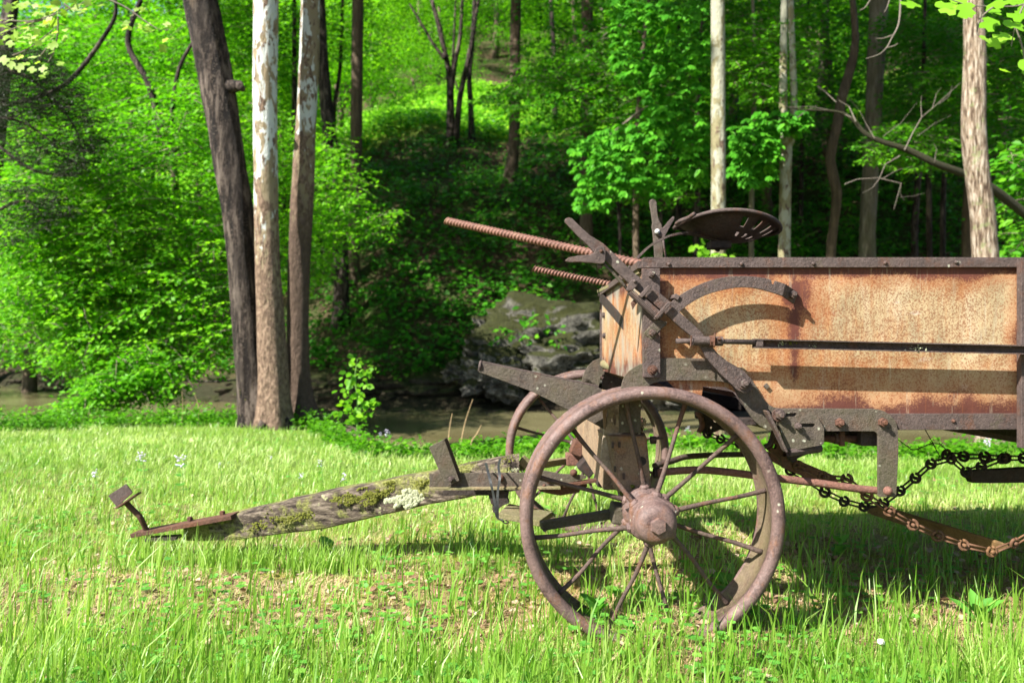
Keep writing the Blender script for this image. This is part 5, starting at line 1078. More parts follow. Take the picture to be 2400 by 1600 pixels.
foliage(ur, [([(2000, 330), (2080, 290), (2200, 290), (2230, 330), (2200, 400), (2100, 400), (2020, 380)], 10.6, 11.8, 330, 10, .075, 'oval', .4, .3),
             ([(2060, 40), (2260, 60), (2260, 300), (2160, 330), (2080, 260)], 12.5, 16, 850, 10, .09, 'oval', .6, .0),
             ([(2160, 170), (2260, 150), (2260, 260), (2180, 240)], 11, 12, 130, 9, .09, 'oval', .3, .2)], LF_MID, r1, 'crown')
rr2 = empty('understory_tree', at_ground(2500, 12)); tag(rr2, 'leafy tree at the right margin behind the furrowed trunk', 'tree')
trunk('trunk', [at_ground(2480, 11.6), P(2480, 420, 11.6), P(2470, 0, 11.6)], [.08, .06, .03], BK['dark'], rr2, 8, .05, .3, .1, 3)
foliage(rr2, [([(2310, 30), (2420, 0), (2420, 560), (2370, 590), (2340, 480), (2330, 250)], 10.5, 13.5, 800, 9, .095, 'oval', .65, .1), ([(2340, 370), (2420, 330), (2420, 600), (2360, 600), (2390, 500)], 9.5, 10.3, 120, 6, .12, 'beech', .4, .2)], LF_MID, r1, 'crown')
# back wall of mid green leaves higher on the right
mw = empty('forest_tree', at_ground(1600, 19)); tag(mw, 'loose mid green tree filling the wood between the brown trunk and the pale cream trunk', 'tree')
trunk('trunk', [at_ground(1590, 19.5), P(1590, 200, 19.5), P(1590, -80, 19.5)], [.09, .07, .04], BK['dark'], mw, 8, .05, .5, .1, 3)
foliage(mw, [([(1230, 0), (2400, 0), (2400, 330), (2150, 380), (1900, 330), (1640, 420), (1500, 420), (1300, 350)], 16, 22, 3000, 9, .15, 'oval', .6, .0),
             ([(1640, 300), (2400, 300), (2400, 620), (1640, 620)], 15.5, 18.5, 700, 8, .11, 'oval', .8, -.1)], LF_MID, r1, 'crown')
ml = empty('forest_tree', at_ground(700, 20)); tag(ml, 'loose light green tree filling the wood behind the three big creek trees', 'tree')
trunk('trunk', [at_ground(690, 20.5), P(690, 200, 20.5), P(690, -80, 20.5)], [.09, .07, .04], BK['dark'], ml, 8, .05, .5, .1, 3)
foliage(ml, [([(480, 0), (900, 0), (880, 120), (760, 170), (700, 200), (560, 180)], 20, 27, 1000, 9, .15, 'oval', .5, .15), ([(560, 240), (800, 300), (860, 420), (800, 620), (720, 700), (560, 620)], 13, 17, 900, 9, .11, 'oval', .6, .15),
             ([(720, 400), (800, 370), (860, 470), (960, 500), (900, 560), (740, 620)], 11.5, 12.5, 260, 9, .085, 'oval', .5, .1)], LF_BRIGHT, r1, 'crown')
# drooping spray across the clearing
foliage(bu, [([(1115, 245), (1180, 205), (1330, 130), (1400, 120), (1400, 210), (1230, 225), (1160, 245)], 15, 17, 380, 10, .11, 'oval', .3, .1)], LF_MID, r1, 'leaves')
# ------------------------------------------------------------------ slope ground cover
def scatter_ground(n, Y0, Y1, r, xlim=.78, dens=None):
    """points spread evenly over what the picture sees of the ground"""
    inv = 1/Y1+(1/Y0-1/Y1)*r.random(n); Y = 1/inv; X = (r.random(n)*2-1)*(Y*xlim+.4)
    if dens is not None: m = r.random(n) < dens(X, Y); X = X[m]; Y = Y[m]
    return X, Y
r2 = np.random.default_rng(33)
def cover(name, label, n, Y0, Y1, size, hgt, k, mat, r, tb=0., cl=.0, uniform=False):
    if uniform: Y = Y0+(Y1-Y0)*r.random(n); X = (r.random(n)*2-1)*(Y*.75+.5)
    else: X, Y = scatter_ground(n, Y0, Y1, r)
    m = (hz(X, Y) > .12) & ((fb(X, Y, .55)+fb(X, Y, 1.9)*.5) > cl-.25*r.random(len(X))); X, Y = X[m], Y[m]; n = len(X)
    Z = hz(X, Y); h = hgt*(.3+r.random(n)); S = n
    a = r.random((S, k))*6.28; rad = .35+.65*r.random((S, k)); c = np.stack([X, Y, Z+h], -1)[:, None]+np.stack([np.cos(a)*rad*size*1.3, np.sin(a)*rad*size*1.3, r.normal(0, hgt*.25, (S, k))], -1)
    d = np.stack([np.cos(a), np.sin(a), -.25+r.normal(0, .2, (S, k))], -1); nn = np.array([0, -.45, 1.])+r.normal(0, .35, (S, k, 3))
    sz = size*(.6+.8*r.random((S, k))); V, F, f = leaf_mesh(c.reshape(-1, 3), d.reshape(-1, 3), nn.reshape(-1, 3), sz.ravel(), 'oval', 1.3)
    t = np.repeat(np.clip(.4+tb+np.repeat(r.normal(0, .2, S), k)+r.normal(0, .1, S*k), 0, 1), f); o = raw(name, V, F, mat, t, None, 'stuff')
    if label: o['label'] = label
    return o
cover('undergrowth', 'low leafy undergrowth covering the shaded slope', 15000, 14.2, 29, .115, .28, 7, LF_COVER, r2, 0, -.10, True)
cover('undergrowth', 'fresh green seedlings dotting the dark slope', 2600, 14, 27, .12, .45, 9, LF_MID, r2, .1, .05, True)
cover('clearing_weeds', 'bright sunlit weeds covering the clearing on the hill', 15000, 26, 39.5, .17, .3, 6, LF_CLEAR, r2, .1, -.4, True)
# ------------------------------------------------------------------ rocks
def mat_rock(name, moss=.0, tan=0):
    s = NT(name); n = s.noise(4, 7, .7); f = s.noise(22, 6, .75)
    a, b = ((.016, .015, .012), (.24, .23, .2)) if not tan else ((.02, .016, .011), (.105, .085, .055))
    col = s.ramp(s.math('ADD', s.math('MULTIPLY', n, .6), s.math('MULTIPLY', f, .4)), [(.40, a), (.5, tuple((p+q)/2 for p, q in zip(a, b))), (.57, b)])
    if moss:
        N = s.n('ShaderNodeNewGeometry'); sx = s.n('ShaderNodeSeparateXYZ'); s.l(N.outputs['Normal'], sx.inputs[0])
        m = s.ramp(s.math('ADD', s.math('MULTIPLY', sx.outputs['Z'], .5), s.math('MULTIPLY', n, .9)), [(.62-moss*.15, 0), (.74-moss*.15, 1)]); col = s.mix(m, col, s.ramp(f, [(.3, (.016, .02, .006)), (.7, (.055, .06, .014))]))
    s.bsdf(col, .9, 0, s.bump(s.math('ADD', f, n), .12, .9), .25); return s.m
ROCK = mat_rock('limestone', 1.3); ROCKB = mat_rock('bare_limestone', .6); ROCKT = mat_rock('creek_stone', .3, 1)  # creek stone colour lowered to stand in for missing canopy shade
def rock_geo(c, s, sub, r, rough=.28, freq=1.3):
    b = bmesh.new(); bmesh.ops.create_icosphere(b, subdivisions=sub, radius=1); off = Vector((r.uniform(0, 50), r.uniform(0, 50), r.uniform(0, 50)))
    for v in b.verts:
        p = v.co.copy(); p.normalize(); k = 1+rough*2*mnoise.noise(p*freq+off)+rough*mnoise.noise(p*freq*2.7+off)+rough*.55*mnoise.noise(p*freq*6+off)-.25*rough*abs(mnoise.noise(p*freq*11+off))
        q = Vector([math.copysign(abs(t)**.8, t) for t in p])*k; v.co = Vector((q.x*s[0], q.y*s[1], q.z*s[2]))
    V = [v.co+Vector(c) for v in b.verts]; F = [[v.index for v in f.verts] for f in b.faces]; b.free(); return V, F
rk = random.Random(8)
for (x, y, Y, sx, sy, sz, m, lb) in ((1330, 800, 14.6, 1.45, .9, .75, ROCK, 'huge moss-topped limestone boulder behind the front of the wagon box'),
        (1330, 850, 13.9, .95, .6, .42, ROCKB, 'pale pitted boulder face below the mossy one, next to the wagon box'),
        (1165, 880, 13.6, .55, .4, .42, ROCKB, 'pale grey boulder at the waterline behind the tapered iron arm'),
        (1135, 830, 14.0, .35, .3, .30, ROCK, 'small grey rock on the left shoulder of the big boulder'),
        (1080, 870, 13.8, .28, .25, .18, ROCKB, 'low grey rock at the left foot of the boulders'),
        (1530, 870, 14.2, .9, .6, .5, ROCK, 'mossy boulder seen under the wagon box front'),
        (1620, 935, 13.4, .75, .4, .22, ROCKB, 'flat pale rock at the waterline seen through the wheel'),
        (1800, 900, 14.4, .8, .6, .45, ROCK, 'shaded boulder on the far bank under the box')):
    V, F = rock_geo(P(x, y, Y), (sx, sy, sz), 5, rk, .26, 1.4); tag(mesh('boulder', V, F, m, smooth=True), lb, 'boulder', 'boulders on the far creek bank')
gs = []
for i in range(230):
    x = rk.uniform(-14, 4); yb_ = float(edge_far(np.array([x]))[0]); y = yb_+rk.uniform(-.95, .7); s_ = rk.uniform(.05, .22); z = max(float(hz(x, y)), WZ-.05)
    if x > -.5 and rk.random() < .3: continue
    gs.append(rock_geo((x, y, z+s_*.1), (s_*1.6, s_, s_*.45), 2, rk, .25, 1.2))
V, F = merge(gs); tag(mesh('bank_stones', V, F, ROCKT), 'tumbled flat stones along the far waterline', kind='stuff')
# ------------------------------------------------------------------ dead limb with bare twigs
dl = empty('dead_limb', P(2268, 411, 9.2)); tag(dl, 'fallen mossy dead limb with bare grey twigs, hung behind the furrowed trunk', 'dead limb')
DL = mat_iron('mossy_dead_bark', (.06, .05, .035), (.025, .02, .014), (.07, .055, .04), moss=.9, mosscol=(.06, .07, .02), lichen=0, rough=.9, pit=.01)  # mossy bark, darkened as well for the shade the limb hangs in
limb(dl, [P(*q, y) for q, y in (((2480, 560), 9.6), ((2400, 500), 9.5), ((2327, 443), 9.3), ((2268, 411), 9.2), ((2193, 383), 9.1), ((2130, 352), 9.1), ((2067, 332), 9.1), ((2027, 312), 9.1), ((1995, 277), 9.1), ((1956, 261), 9.1), ((1877, 257), 9.1), ((1840, 250), 9.1))], .062, .005, DL, 'limb', 9)
GT = mat_plain('bare_grey_twig', (.13, .11, .09), .9)
for pa, a in (([(2120, 352), (2140, 310), (2160, 275), (2190, 250), (2228, 215), (2250, 195)], .013), ([(2160, 275), (2158, 240), (2160, 225)], .006), ([(2185, 255), (2195, 220), (2206, 205)], .006), ([(2200, 245), (2225, 225), (2232, 200)], .006),
              ([(2006, 285), (1990, 250), (1965, 235), (1960, 222)], .012), ([(1960, 240), (1935, 216), (1915, 202)], .008), ([(1995, 275), (1965, 262), (1900, 250), (1850, 252), (1820, 240)], .009), ([(1870, 275), (1890, 260), (1915, 247)], .010),
              ([(2110, 365), (2075, 385), (2060, 420), (2045, 440), (2022, 452)], .011), ([(1980, 432), (2010, 420), (2060, 417), (2112, 430), (2105, 455), (2095, 490)], .012), ([(2112, 430), (2110, 455), (2120, 470)], .007), ([(2070, 418), (2100, 400), (2140, 390)], .007), ([(2150, 320), (2190, 290), (2230, 270)], .006), ([(2190, 380), (2195, 350), (2188, 335)], .005), ([(2110, 462), (2140, 460), (2168, 452)], .005),
              ([(2050, 325), (2030, 290), (2015, 260), (1980, 220)], .006), ([(2070, 320), (2110, 290), (2150, 240)], .006)):
    qq = [P(x, y, 9.05+.1*math.sin(i)) for i, (x, y) in enumerate(pa)]; tube('twig', qq, [a*(.6-.42*i/(len(qq)-1)) for i in range(len(qq))], GT, dl, seg=5)
hw = empty('hanging_branch', P(2080, 70, 6.5)); tag(hw, 'thin bare branch hanging from the top between the broad grey trunk and the furrowed one', 'branch')
for pa, a in (([(2112, -60), (2110, 20), (2105, 60), (2090, 90), (2078, 112), (2060, 128), (2030, 138)], .009), ([(2078, 112), (2095, 108), (2104, 102)], .006), ([(2095, 82), (2070, 90), (2052, 91)], .006), ([(2050, -20), (2030, 15), (2015, 25)], .006), ([(2085, 0), (2078, 20), (2072, 30)], .005)):
    limb(hw, [P(x, y, 6.5) for x, y in pa], a, a*.4, GT, 'twig', 6)
# ------------------------------------------------------------------ near leafy branches at the top corners
tl = empty('leafy_branch', P(150, 30, 5.2)); tag(tl, 'thin branch with pale young leaves hanging in at the top left corner', 'branch')
for pa in ([(-40, 40), (60, 50), (140, 30), (230, -10)], [(60, 52), (100, 48), (150, 15)], [(136, 40), (135, 80), (125, 125), (110, 150)], [(-20, 90), (50, 60), (100, 45)], [(120, 100), (100, 125), (85, 145)], [(30, 130), (60, 118), (100, 90), (135, 60)], [(230, -10), (290, 15), (340, 50), (380, 75)], [(150, 10), (180, 25), (210, 12)]):
    limb(tl, [P(x, y, 5.2) for x, y in pa], .006, .003, GT, 'twig', 6)
def leaves_at(name, parent, pts, Y0, Y1, size, shape, mat, r, dirs=None, n_per=1, tb=0, spread=14, tilt=.45, down=.5):
    c = np.array([[x+r.normal(0, spread), y+r.normal(0, spread*.6)] for x, y in pts for _ in range(n_per)]); N = len(c); Y = Y0+(Y1-Y0)*r.random(N)
    p = np.stack([(c[:, 0]-1200)*Y/FPX, Y, CAM_H-(c[:, 1]-810)*Y/FPX], -1); a = r.random(N)*6.28
    d = np.stack([np.cos(a), -.4+.4*np.sin(a), -down+r.normal(0, .3, N)], -1); nn = np.array([0, -.75, .8])+r.normal(0, tilt, (N, 3))
    V, F, f = leaf_mesh(p, d, nn, size*(.65+.7*r.random(N)), shape, 1.0); t = np.repeat(np.clip(.5+tb+r.normal(0, .22, N), 0, 1), f); return raw(name, V, F, mat, t, parent)
r3 = np.random.default_rng(5)
leaves_at('leaves', tl, [(20, 60), (40, 20), (60, 10), (80, 70), (30, 90), (60, 95), (100, 85), (110, 45), (130, 60), (140, 30), (150, 5), (180, 10), (200, 25), (10, 80), (0, 70), (90, 100), (125, 110), (40, 140), (110, 150), (85, 145), (145, 75), (120, 20), (65, 55), (210, 0), (340, 50), (295, 55), (380, 62), (330, 20), (400, 92), (100, 20)], 5.0, 5.4, .055, 'tulip', LF_PALE, r3, n_per=5, spread=16)
trb = empty('tulip_tree_branch', P(2340, 20, 3.9)); tag(trb, 'bright green lobed tulip tree leaves hanging in at the top right corner', 'branch')
for pa in ([(2480, -40), (2400, 10), (2330, 15), (2260, 10), (2180, -20)], [(2330, 15), (2300, 40), (2290, 60)], [(2400, 10), (2380, 60), (2370, 110)], [(2380, 60), (2400, 130), (2390, 160)], [(2300, 30), (2290, 75), (2296, 85)]):
    limb(trb, [P(x, y, 3.9) for x, y in pa], .005, .002, GT, 'twig', 6)
TP = [(2150, 10, 1), (2190, 12, 1), (2225, 0, 1), (2240, 10, 1), (2275, 35, .7), (2295, 85, .7), (2320, 10, 1), (2350, 55, 1.1), (2385, 20, 1), (2400, 60, 1), (2370, 85, 1), (2395, 115, .9), (2345, 165, .6), (2385, 150, .9), (2395, 165, .8), (2360, 0, 1), (2330, 45, 1), (2405, 35, 1), (2310, 25, .8), (2410, 90, 1), (2260, 8, .9), (2340, 90, .8)]
for x, y, s_ in TP:
    p = np.array([P(x, y, 3.8+r3.random()*.3)]); a = r3.random()*6.28
    V, F, f = leaf_mesh(p, np.array([[math.cos(a), -.2, -.35+.25*math.sin(a)]]), np.array([[r3.normal(0, .3), -.9, .7]]), np.array([.105*s_]), 'tulip', 1.05)
    raw('leaf', V, F, LF_TULIP, np.full(f, np.clip(.5+r3.normal(0, .25), 0, 1)), trb)
# ------------------------------------------------------------------ grass
r4 = np.random.default_rng(77)
def patchy(X, Y):
    """thin worn places: 1 = bare"""
    b = np.exp(-(((X+.55)/.75)**2+((Y-2.45)/.28)**2))*1.1+np.exp(-(((X-.45)/.6)**2+((Y-2.25)/.25)**2))*1.1+np.exp(-(((X-1.7)/1.1)**2+((Y-2.85)/.5)**2))*1.2+np.exp(-(((X+1.5)/.5)**2+((Y-2.6)/.25)**2))*.5
    return np.clip(b+fb(X, Y, 2.2)*1.9+.42*np.exp(-((Y-2.55)/.62)**2), 0, 1)
def blades(X, Y, h, wd, r, lean=.35, bend=.5, tb=0., z0=None, flat=None):
    n = len(X); Z = hz(X, Y) if z0 is None else z0; a = r.random(n)*6.283; la = r.normal(0, 1.4, n)+.4
    s = np.stack([np.cos(a), np.sin(a)*.6, np.zeros(n)], -1); ld = np.stack([np.cos(la), np.sin(la), np.zeros(n)], -1)
    l1 = np.abs(r.normal(0, lean, n))[:, None]; b = np.array([0, 0, 1.])
    base = np.stack([X, Y, Z-.004], -1); h = h[:, None]; w_ = wd[:, None]/2
    if flat is not None: up = flat[:, None]*b
    else: up = b
    m = base+(up*.55+ld*l1*.35)*h; t = base+(up*(1-.25*l1*bend)+ld*l1*(1+bend)*.75)*h
    V = np.stack([base-s*w_, base+s*w_, m+s*w_*.85, m-s*w_*.85, t], 1); F = np.array([(0, 1, 2), (0, 2, 3), (3, 2, 4)])[None]+np.arange(n)[:, None, None]*5
    return V.reshape(-1, 3), F.reshape(-1, 3)
def grass(name, label, X, Y, h, wd, mat, r, lean=.35, bend=.5, tb=0., flat=None):
    V, F = blades(X, Y, h, wd, r, lean, bend, flat=flat); n = len(X)
    t = np.clip(.42+tb+fb(X, Y, 1.3)*.7+r.normal(0, .17, n), 0, 1); o = raw(name, V, F, mat, np.repeat(t, 3), None, 'stuff'); o['label'] = label; return o
lim = lambda X, Y: Y < edge_near(X)+.35
# fine short turf, everywhere
X, Y = scatter_ground(210000, 1.5, 8.1, r4, .74); m = lim(X, Y) & (r4.random(len(X)) > .10+patchy(X, Y)*.80); X, Y = X[m], Y[m]
grass('short_grass', 'fine short pale green grass of the meadow', X, Y, (.012+.024*r4.random(len(X)))*(1+.40*np.clip(Y-2.9, 0, 2.5)), (.0016+.0014*r4.random(len(X)))*(1+.30*np.clip(Y-2.5, 0, 5)), GRASS, r4, .6, .6, .20)
# ordinary blades
X, Y = scatter_ground(40000, 1.5, 8.1, r4, .74); m = lim(X, Y) & (r4.random(len(X)) > patchy(X, Y)*.9) & (fb(X, Y, 4.2) > -.16-.2*r4.random(len(X))); X, Y = X[m], Y[m]
grass('grass', 'medium green grass blades', X, Y, .03+.065*r4.random(len(X))**1.5, (.0025+.0022*r4.random(len(X)))*(1+.18*np.clip(Y-2.5, 0, 5)), GRASS, r4, .38, .5, 0.02)
# tall single blades, in tufts
nT = 2700; tx, ty = scatter_ground(nT, 1.55, 7.6, r4, .74); k = 7
X = (tx[:, None]+r4.normal(0, .018, (len(tx), k))).ravel(); Y = (ty[:, None]+r4.normal(0, .018, (len(tx), k))).ravel(); hs_ = np.repeat((.6+.6*r4.random(len(tx)))*np.clip(1.25-.14*ty, .45, 1), k)
m = lim(X, Y) & ~((Y > 1.86) & (Y < 1.99) & (np.abs(X-.36) < .30) & (r4.random(len(X)) < .8)) & (r4.random(len(X)) < .95-.35*patchy(X, Y)); X, Y, hs_ = X[m], Y[m], hs_[m]
grass('tall_grass', 'taller broad grass blades standing in tufts', X, Y, (.06+.13*r4.random(len(X))**1.3)*hs_, (.0035+.0035*r4.random(len(X)))*(1+.06*np.clip(Y-2.5, 0, 5)), GRASS, r4, .30, .55, -.12)
# tufts that half hide the sunken front end of the tongue
n = 170; u = r4.random(n); k = 6; bx_ = np.array([P(320+560*q, 1262-30*q*q, 2.84-.10*q) for q in u]); X = (bx_[:, :1]+r4.normal(0, .02, (n, k))).ravel(); Y = (bx_[:, 1:2]-.06*r4.random((n, 1))+r4.normal(0, .012, (n, k))).ravel()
grass('tall_grass', 'grass tufts growing along the sunken front end of the tongue', X, Y, .05+.09*r4.random(n*k), .003+.003*r4.random(n*k), GRASS, r4, .32, .5, -.05)
# dry straw lying in the worn places
X, Y = scatter_ground(120000, 1.6, 4.6, r4, .74); m = (r4.random(len(X)) < .25+patchy(X, Y)); X, Y = X[m], Y[m]; n = len(X)
grass('dry_straw', 'pale dry straw and dead grass lying between the blades', X, Y, .03+.06*r4.random(n), .0014+.0018*r4.random(n), STRAW, r4, 1.2, .4, .05, flat=r4.random(n)*.38+.08)
X, Y = scatter_ground(11000, 1.6, 4.5, r4, .74); m = (r4.random(len(X)) < .03+patchy(X, Y)*.8); X, Y = X[m], Y[m]; n = len(X)
a = r4.random(n)*6.28; V, F, f = leaf_mesh(np.stack([X, Y, hz(X, Y)+.006+.012*r4.random(n)], -1), np.stack([np.cos(a), np.sin(a), r4.normal(0, .25, n)], -1), np.array([0, 0, 1.])+r4.normal(0, .45, (n, 3)), .014+.022*r4.random(n), 'beech', 1.2)
o = raw('dead_leaves', V, F, LITTER, np.repeat(r4.random(n), f), None, 'stuff'); o['label'] = 'scraps of dead brown leaf in the worn turf'
# clover: three round leaflets
X, Y = scatter_ground(3600, 1.6, 6.5, r4, .74); m = (fb(X, Y, 3.1) > .03-.12*r4.random(len(X))); X, Y = X[m], Y[m]; n = len(X)
h = .02+.035*r4.random(n); a = r4.random(n)[:, None]*6.28+np.array([0, 2.09, 4.19]); c = np.repeat(np.stack([X, Y, hz(X, Y)+h], -1)[:, None], 3, 1)
d = np.stack([np.cos(a), np.sin(a), np.full_like(a, .1)], -1); nn = np.array([0, -.3, 1.])+r4.normal(0, .2, (n, 3, 3)); V, F, f = leaf_mesh(c.reshape(-1, 3), d.reshape(-1, 3), nn.reshape(-1, 3), np.repeat(.009+.010*r4.random(n), 3), 'round', 1.3)
o = raw('clover', V, F, CLOVER, np.repeat(np.clip(np.repeat(r4.normal(.5, .2, n), 3), 0, 1), f), None, 'stuff'); o['label'] = 'low clover leaves scattered through the turf'
# rank weeds on the near bank of the creek
n = 5200; X = (r4.random(n)*2-1)*6.2; Y = edge_near(X)-.45+.75*r4.random(n); Z = hz(X, Y); k = 6
m = (fb(X, Y, 2.0) > -.2+.15*r4.random(n)) & (np.abs(X+2.3) > .35*r4.random(n)); X, Y, Z = X[m], Y[m], Z[m]; n = len(X); h = (.04+.13*r4.random(n)**1.8)*np.where(X < -1, 1.3, .8)
t_ = r4.random((n, k)); a = r4.random((n, k))*6.28; c = np.stack([np.repeat(X[:, None], k, 1)+np.cos(a)*.02, np.repeat(Y[:, None], k, 1)+np.sin(a)*.02, Z[:, None]+h[:, None]*t_], -1)
d = np.stack([np.cos(a), np.sin(a), .2+r4.normal(0, .3, (n, k))], -1); nn = np.array([0, -.5, 1.])+r4.normal(0, .3, (n, k, 3)); V, F, f = leaf_mesh(c.reshape(-1, 3), d.reshape(-1, 3), nn.reshape(-1, 3), (.025+.035*r4.random((n, k))).ravel(), 'oval', 1.1)
o = raw('bank_weeds', V, F, LF_FAR, np.repeat(np.clip(np.repeat(r4.normal(.3, .2, n), k), 0, 1), f), None, 'stuff'); o['label'] = 'leafy weeds along the near creek edge'
# ------------------------------------------------------------------ small plants one can point to
def flower(px_, py_, Y, label, s=1.0, seed=0):
    top = P(px_, py_, Y); g = Vector((top.x+.01, Y, float(hz(top.x, Y)))); t = empty('wildflower', g); tag(t, label, 'wildflower', 'pale lilac wildflowers in the meadow'); r = random.Random(seed)
    st = spline([g, g.lerp(top, .5)+Vector((.006, 0, 0)), top+Vector((0, 0, .01*s))], 5); tube('stem', st, .0016, STEMG, t, seg=5)
    gs = []
    for i in range(int(13*s)+4):
        hgt = r.random(); p = top+Vector((r.gauss(0, .009*s), r.gauss(0, .009*s), (.5-hgt)*.045*s)); b = bmesh.new(); bmesh.ops.create_icosphere(b, subdivisions=1, radius=.0034*s*(.7+.6*r.random()))
        V = [Vector((v.co.x*1.5, v.co.y, v.co.z*.8))+p for v in b.verts]; F = [[v.index for v in f.verts] for f in b.faces]; b.free(); gs.append((V, F))
    V, F = merge(gs); mesh('blossom', V, F, PETAL, t)
    P0 = [top.lerp(g, .15+.25*k) for k in range(3)]; pos = np.array([list(q) for q in P0 for _ in range(2)]); a = np.array([r.random()*6.28 for _ in pos])
    V, F, f = leaf_mesh(pos, np.stack([np.cos(a), np.sin(a), np.full(len(a), .3)], -1), np.array([[0, -.5, 1.]]*len(a)), np.full(len(a), .03*s), 'oval'); raw('leaves', V, F, CLOVER, np.full(len(F), .3), t)
for i, (x, y, Y, s_, lb) in enumerate(((333, 1070, 4.1, 1.15, 'lilac wildflower spike above the hitch pin, left one of the tall pair'), (424, 1080, 4.0, 1.35, 'fullest pale lilac wildflower, right one of the tall pair above the wagon tongue tip'), (222, 1108, 3.9, .9, 'small lilac wildflower furthest left in the meadow'),
        (705, 1113, 3.9, .7, 'small pale wildflower above the middle of the mossy tongue'), (751, 1085, 4.3, .8, 'pale wildflower standing tall above the middle of the tongue'), (805, 1118, 3.6, .8, 'greenish wildflower spike close above the tongue'), (907, 1014, 5.75, 1.1, 'lilac wildflower at the creek edge right of the three big trees'), (892, 1018, 5.8, .8, 'smaller lilac wildflower leaning beside the one at the creek edge'),
        (515, 1090, 4.4, .6, 'tiny pale wildflower midway between the tall pair and the tongue'), (635, 1073, 4.6, .6, 'tiny pale wildflower in the far grass below the three trees'), (2313, 1035, 4.2, 1.1, 'white wildflower seen under the box beyond the black chains'), (1613, 1003, 5.2, .8, 'white flower bud on a thin stalk seen through the wheel spokes'), (1745, 1030, 5.6, .8, 'pale wildflower seen just behind the right side of the wheel rim'))):
    flower(x, y, Y, lb, s_, i)
top = P(2065, 1503, 1.86); g = Vector((top.x, 1.86, float(hz(top.x, 1.86)))); pf = empty('seed_head', g); tag(pf, 'small round white seed head on a thin stalk in the front grass at right', 'seed head')
tube('stalk', [g, top], .0012, STEMG, pf, seg=5); V, F = rock_geo(top, (.008, .008, .0065), 3, random.Random(1), .08, 3); mesh('head', V, F, PUFF, pf)
def rosette(px_, py_, Y, label, n, size, mat, seed=0, shape='beech', rise=.5, stem=0, wid=1.2):
    x = (px_-1200)*Y/FPX; g = Vector((x, Y, float(hz(x, Y)))); t = empty('broadleaf_weed', g); tag(t, label, 'weed', 'broad-leaved weeds near the wheel'); r = random.Random(seed)
    for i in range(n):
        a = 6.28*i/n+r.uniform(-.4, .4); V, F, f = leaf_mesh(np.array([[g.x, g.y, g.z+stem*r.random()+.006]]), np.array([[math.cos(a), math.sin(a)*.8, rise+r.uniform(-.2, .3)]]), np.array([[0, -.2, 1.]]), np.array([size*r.uniform(.7, 1.2)]), shape, wid)
        raw('leaf', V, F, mat, np.full(f, r.uniform(.2, .8)), t)
    return t
rosette(1395, 1490, 2.05, 'leafy bright green weed growing in front of the wheel bottom', 14, .055, CLOVER, 1, 'beech', .9, .06)
rosette(1703, 1390, 2.45, 'single broad heart-shaped leaf inside the lower right of the wheel', 3, .05, CLOVER, 2, 'round', .6, .03, 1.5)
rosette(1440, 1400, 2.4, 'low grey-green strawberry-like weed inside the wheel, left of the lowest spokes', 9, .03, CLOVER, 3, 'round', .35, .02, 1.5)
rosette(1500, 1392, 2.4, 'small low weed between the two lowest spokes', 6, .028, CLOVER, 4, 'round', .4, .02, 1.5)
rosette(1965, 1285, 2.9, 'pale leafy weed on the ground right of the wheel, below the chain', 10, .05, CLOVER, 5, 'beech', .8, .06)
rosette(2290, 1440, 2.2, 'fresh weed with long pointed leaves at the lower right', 8, .085, CLOVER, 6, 'beech', .8, .04, .8)
rosette(765, 1275, 3.0, 'round-leaved weed in the grass under the mossy tongue', 7, .045, CLOVER, 7, 'round', .7, .03, 1.4)
# bank sapling
sp0 = at_ground(836, 6.35); t = empty('sapling', sp0); tag(t, 'bright young sapling growing on the creek edge right of the three big trees', 'sapling')
st = [sp0, P(838, 940, 6.35), P(832, 890, 6.35), P(838, 840, 6.35)]; limb(t, st, .009, .003, STEMG, 'stem', 6)
leaves_at('leaves', t, [(838, 845), (820, 880), (850, 875), (862, 860), (806, 915), (835, 920), (812, 945), (858, 940), (868, 945), (800, 965), (836, 970), (856, 965), (830, 985), (845, 900), (820, 958)], 6.25, 6.45, .052, 'round', LF_FAR, r3, n_per=9, spread=12, tb=.1)
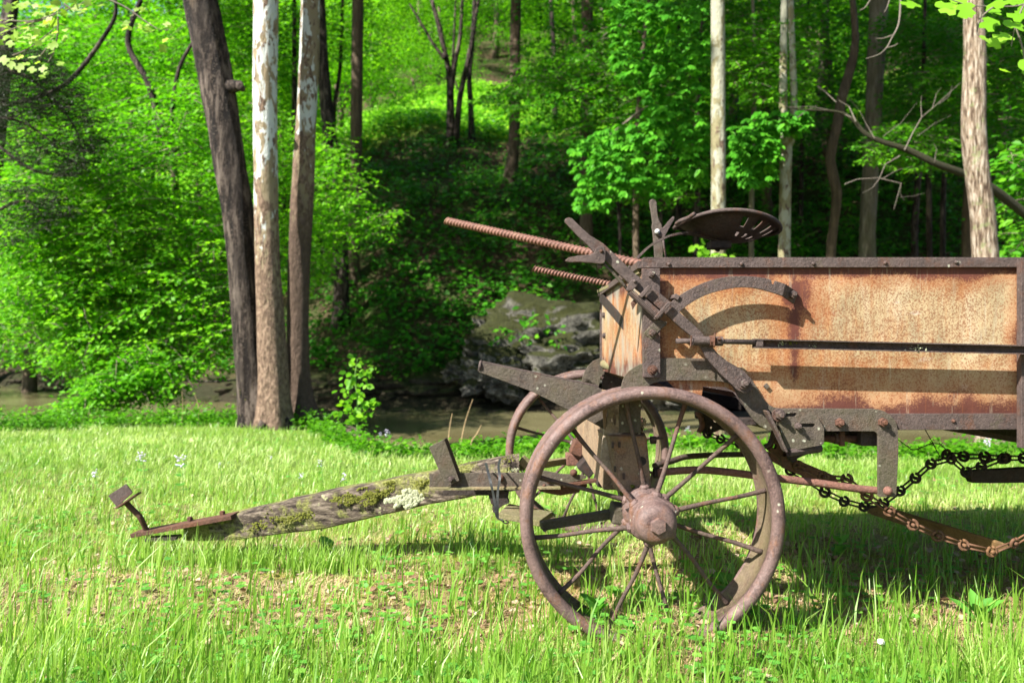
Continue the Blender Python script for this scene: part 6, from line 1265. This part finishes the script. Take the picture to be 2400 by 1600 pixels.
# leaf clump at the foot of the pale trunk, behind the box
t = empty('shoot', P(1645, 600, 9.0)); tag(t, 'lime green leafy shoot beside the pale trunk, just above the box rim', 'shoot'); g = at_ground(1650, 9.0)
limb(t, [g, P(1650, 700, 9.0), P(1645, 590, 9.0)], .01, .004, STEMG, 'stem', 6); leaves_at('leaves', t, [(1640, 580), (1650, 600), (1660, 590), (1690, 600), (1675, 605), (1645, 610)], 8.9, 9.1, .10, 'round', LF_TULIP, r3, n_per=7, spread=11)
rp = empty('rock_plant', P(1240, 770, 13.7)); tag(rp, 'sprigs of green leaves growing on the face of the big mossy boulder', 'plant')
leaves_at('leaves', rp, [(1225, 745), (1240, 760), (1215, 775), (1260, 740), (1240, 790), (1290, 780), (1295, 800), (1170, 790), (1180, 770), (1350, 880), (1380, 870), (1400, 878)], 13.35, 13.6, .13, 'oval', LF_MID, r3, n_per=7, spread=14)
# dry stalks and twigs on the bank
for i, (pa, Y, lb) in enumerate((([(1080, 1040), (1090, 990), (1108, 935)], 5.95, 'dry brown stalk curving up in front of the water, left of the far wheel'), ([(1050, 1040), (1054, 1000), (1060, 968)], 5.98, 'short dry stalk by the water, left of the curved one'), ([(1105, 1035), (1118, 1015), (1128, 995)], 5.9, 'thin leaning dry stalk just left of the far wheel'), ([(738, 1030), (755, 1000), (780, 985)], 7.2, 'arching dry stalk over the roots of the big trees'), ([(462, 1020), (466, 960), (455, 920)], 7.6, 'thin bare stalk in front of the dark water left of the three trees'), ([(425, 1010), (428, 950), (426, 915)], 7.6, 'thin upright stalk left of the other bare one'))):
    t = empty('dry_stalk', at_ground(pa[0][0], Y)); tag(t, lb, 'dry stalk', 'dry stalks on the creek bank'); limb(t, [at_ground(pa[0][0], Y)]+[P(x, y, Y) for x, y in pa], .006, .002, STRAWST, 'stem', 5)
gs = []; rr_ = random.Random(9)
for i in range(60):
    p = P(rr_.uniform(735, 850), rr_.uniform(1005, 1035), 7.3+rr_.uniform(-.15, .15)); d = Vector((rr_.uniform(-1, 1), rr_.uniform(-.4, .4), rr_.uniform(-.3, .5)))*.16; gs.append(tube_geo([p-d, p, p+d+Vector((0, 0, -.02))], .004, 4))
V, F = merge(gs); tag(mesh('brush_twigs', V, F, TWIG), 'tangle of dead twigs at the foot of the big trees', kind='stuff')
t = empty('drift_log', P(490, 893, 11.5)); tag(t, 'thin pale driftwood pole lying over the dark water left of the three trees', 'log')
limb(t, [P(412, 876, 11.5), P(430, 890, 11.5), P(500, 894, 11.5), P(575, 888, 11.5)], .025, .015, GT, 'pole', 7)
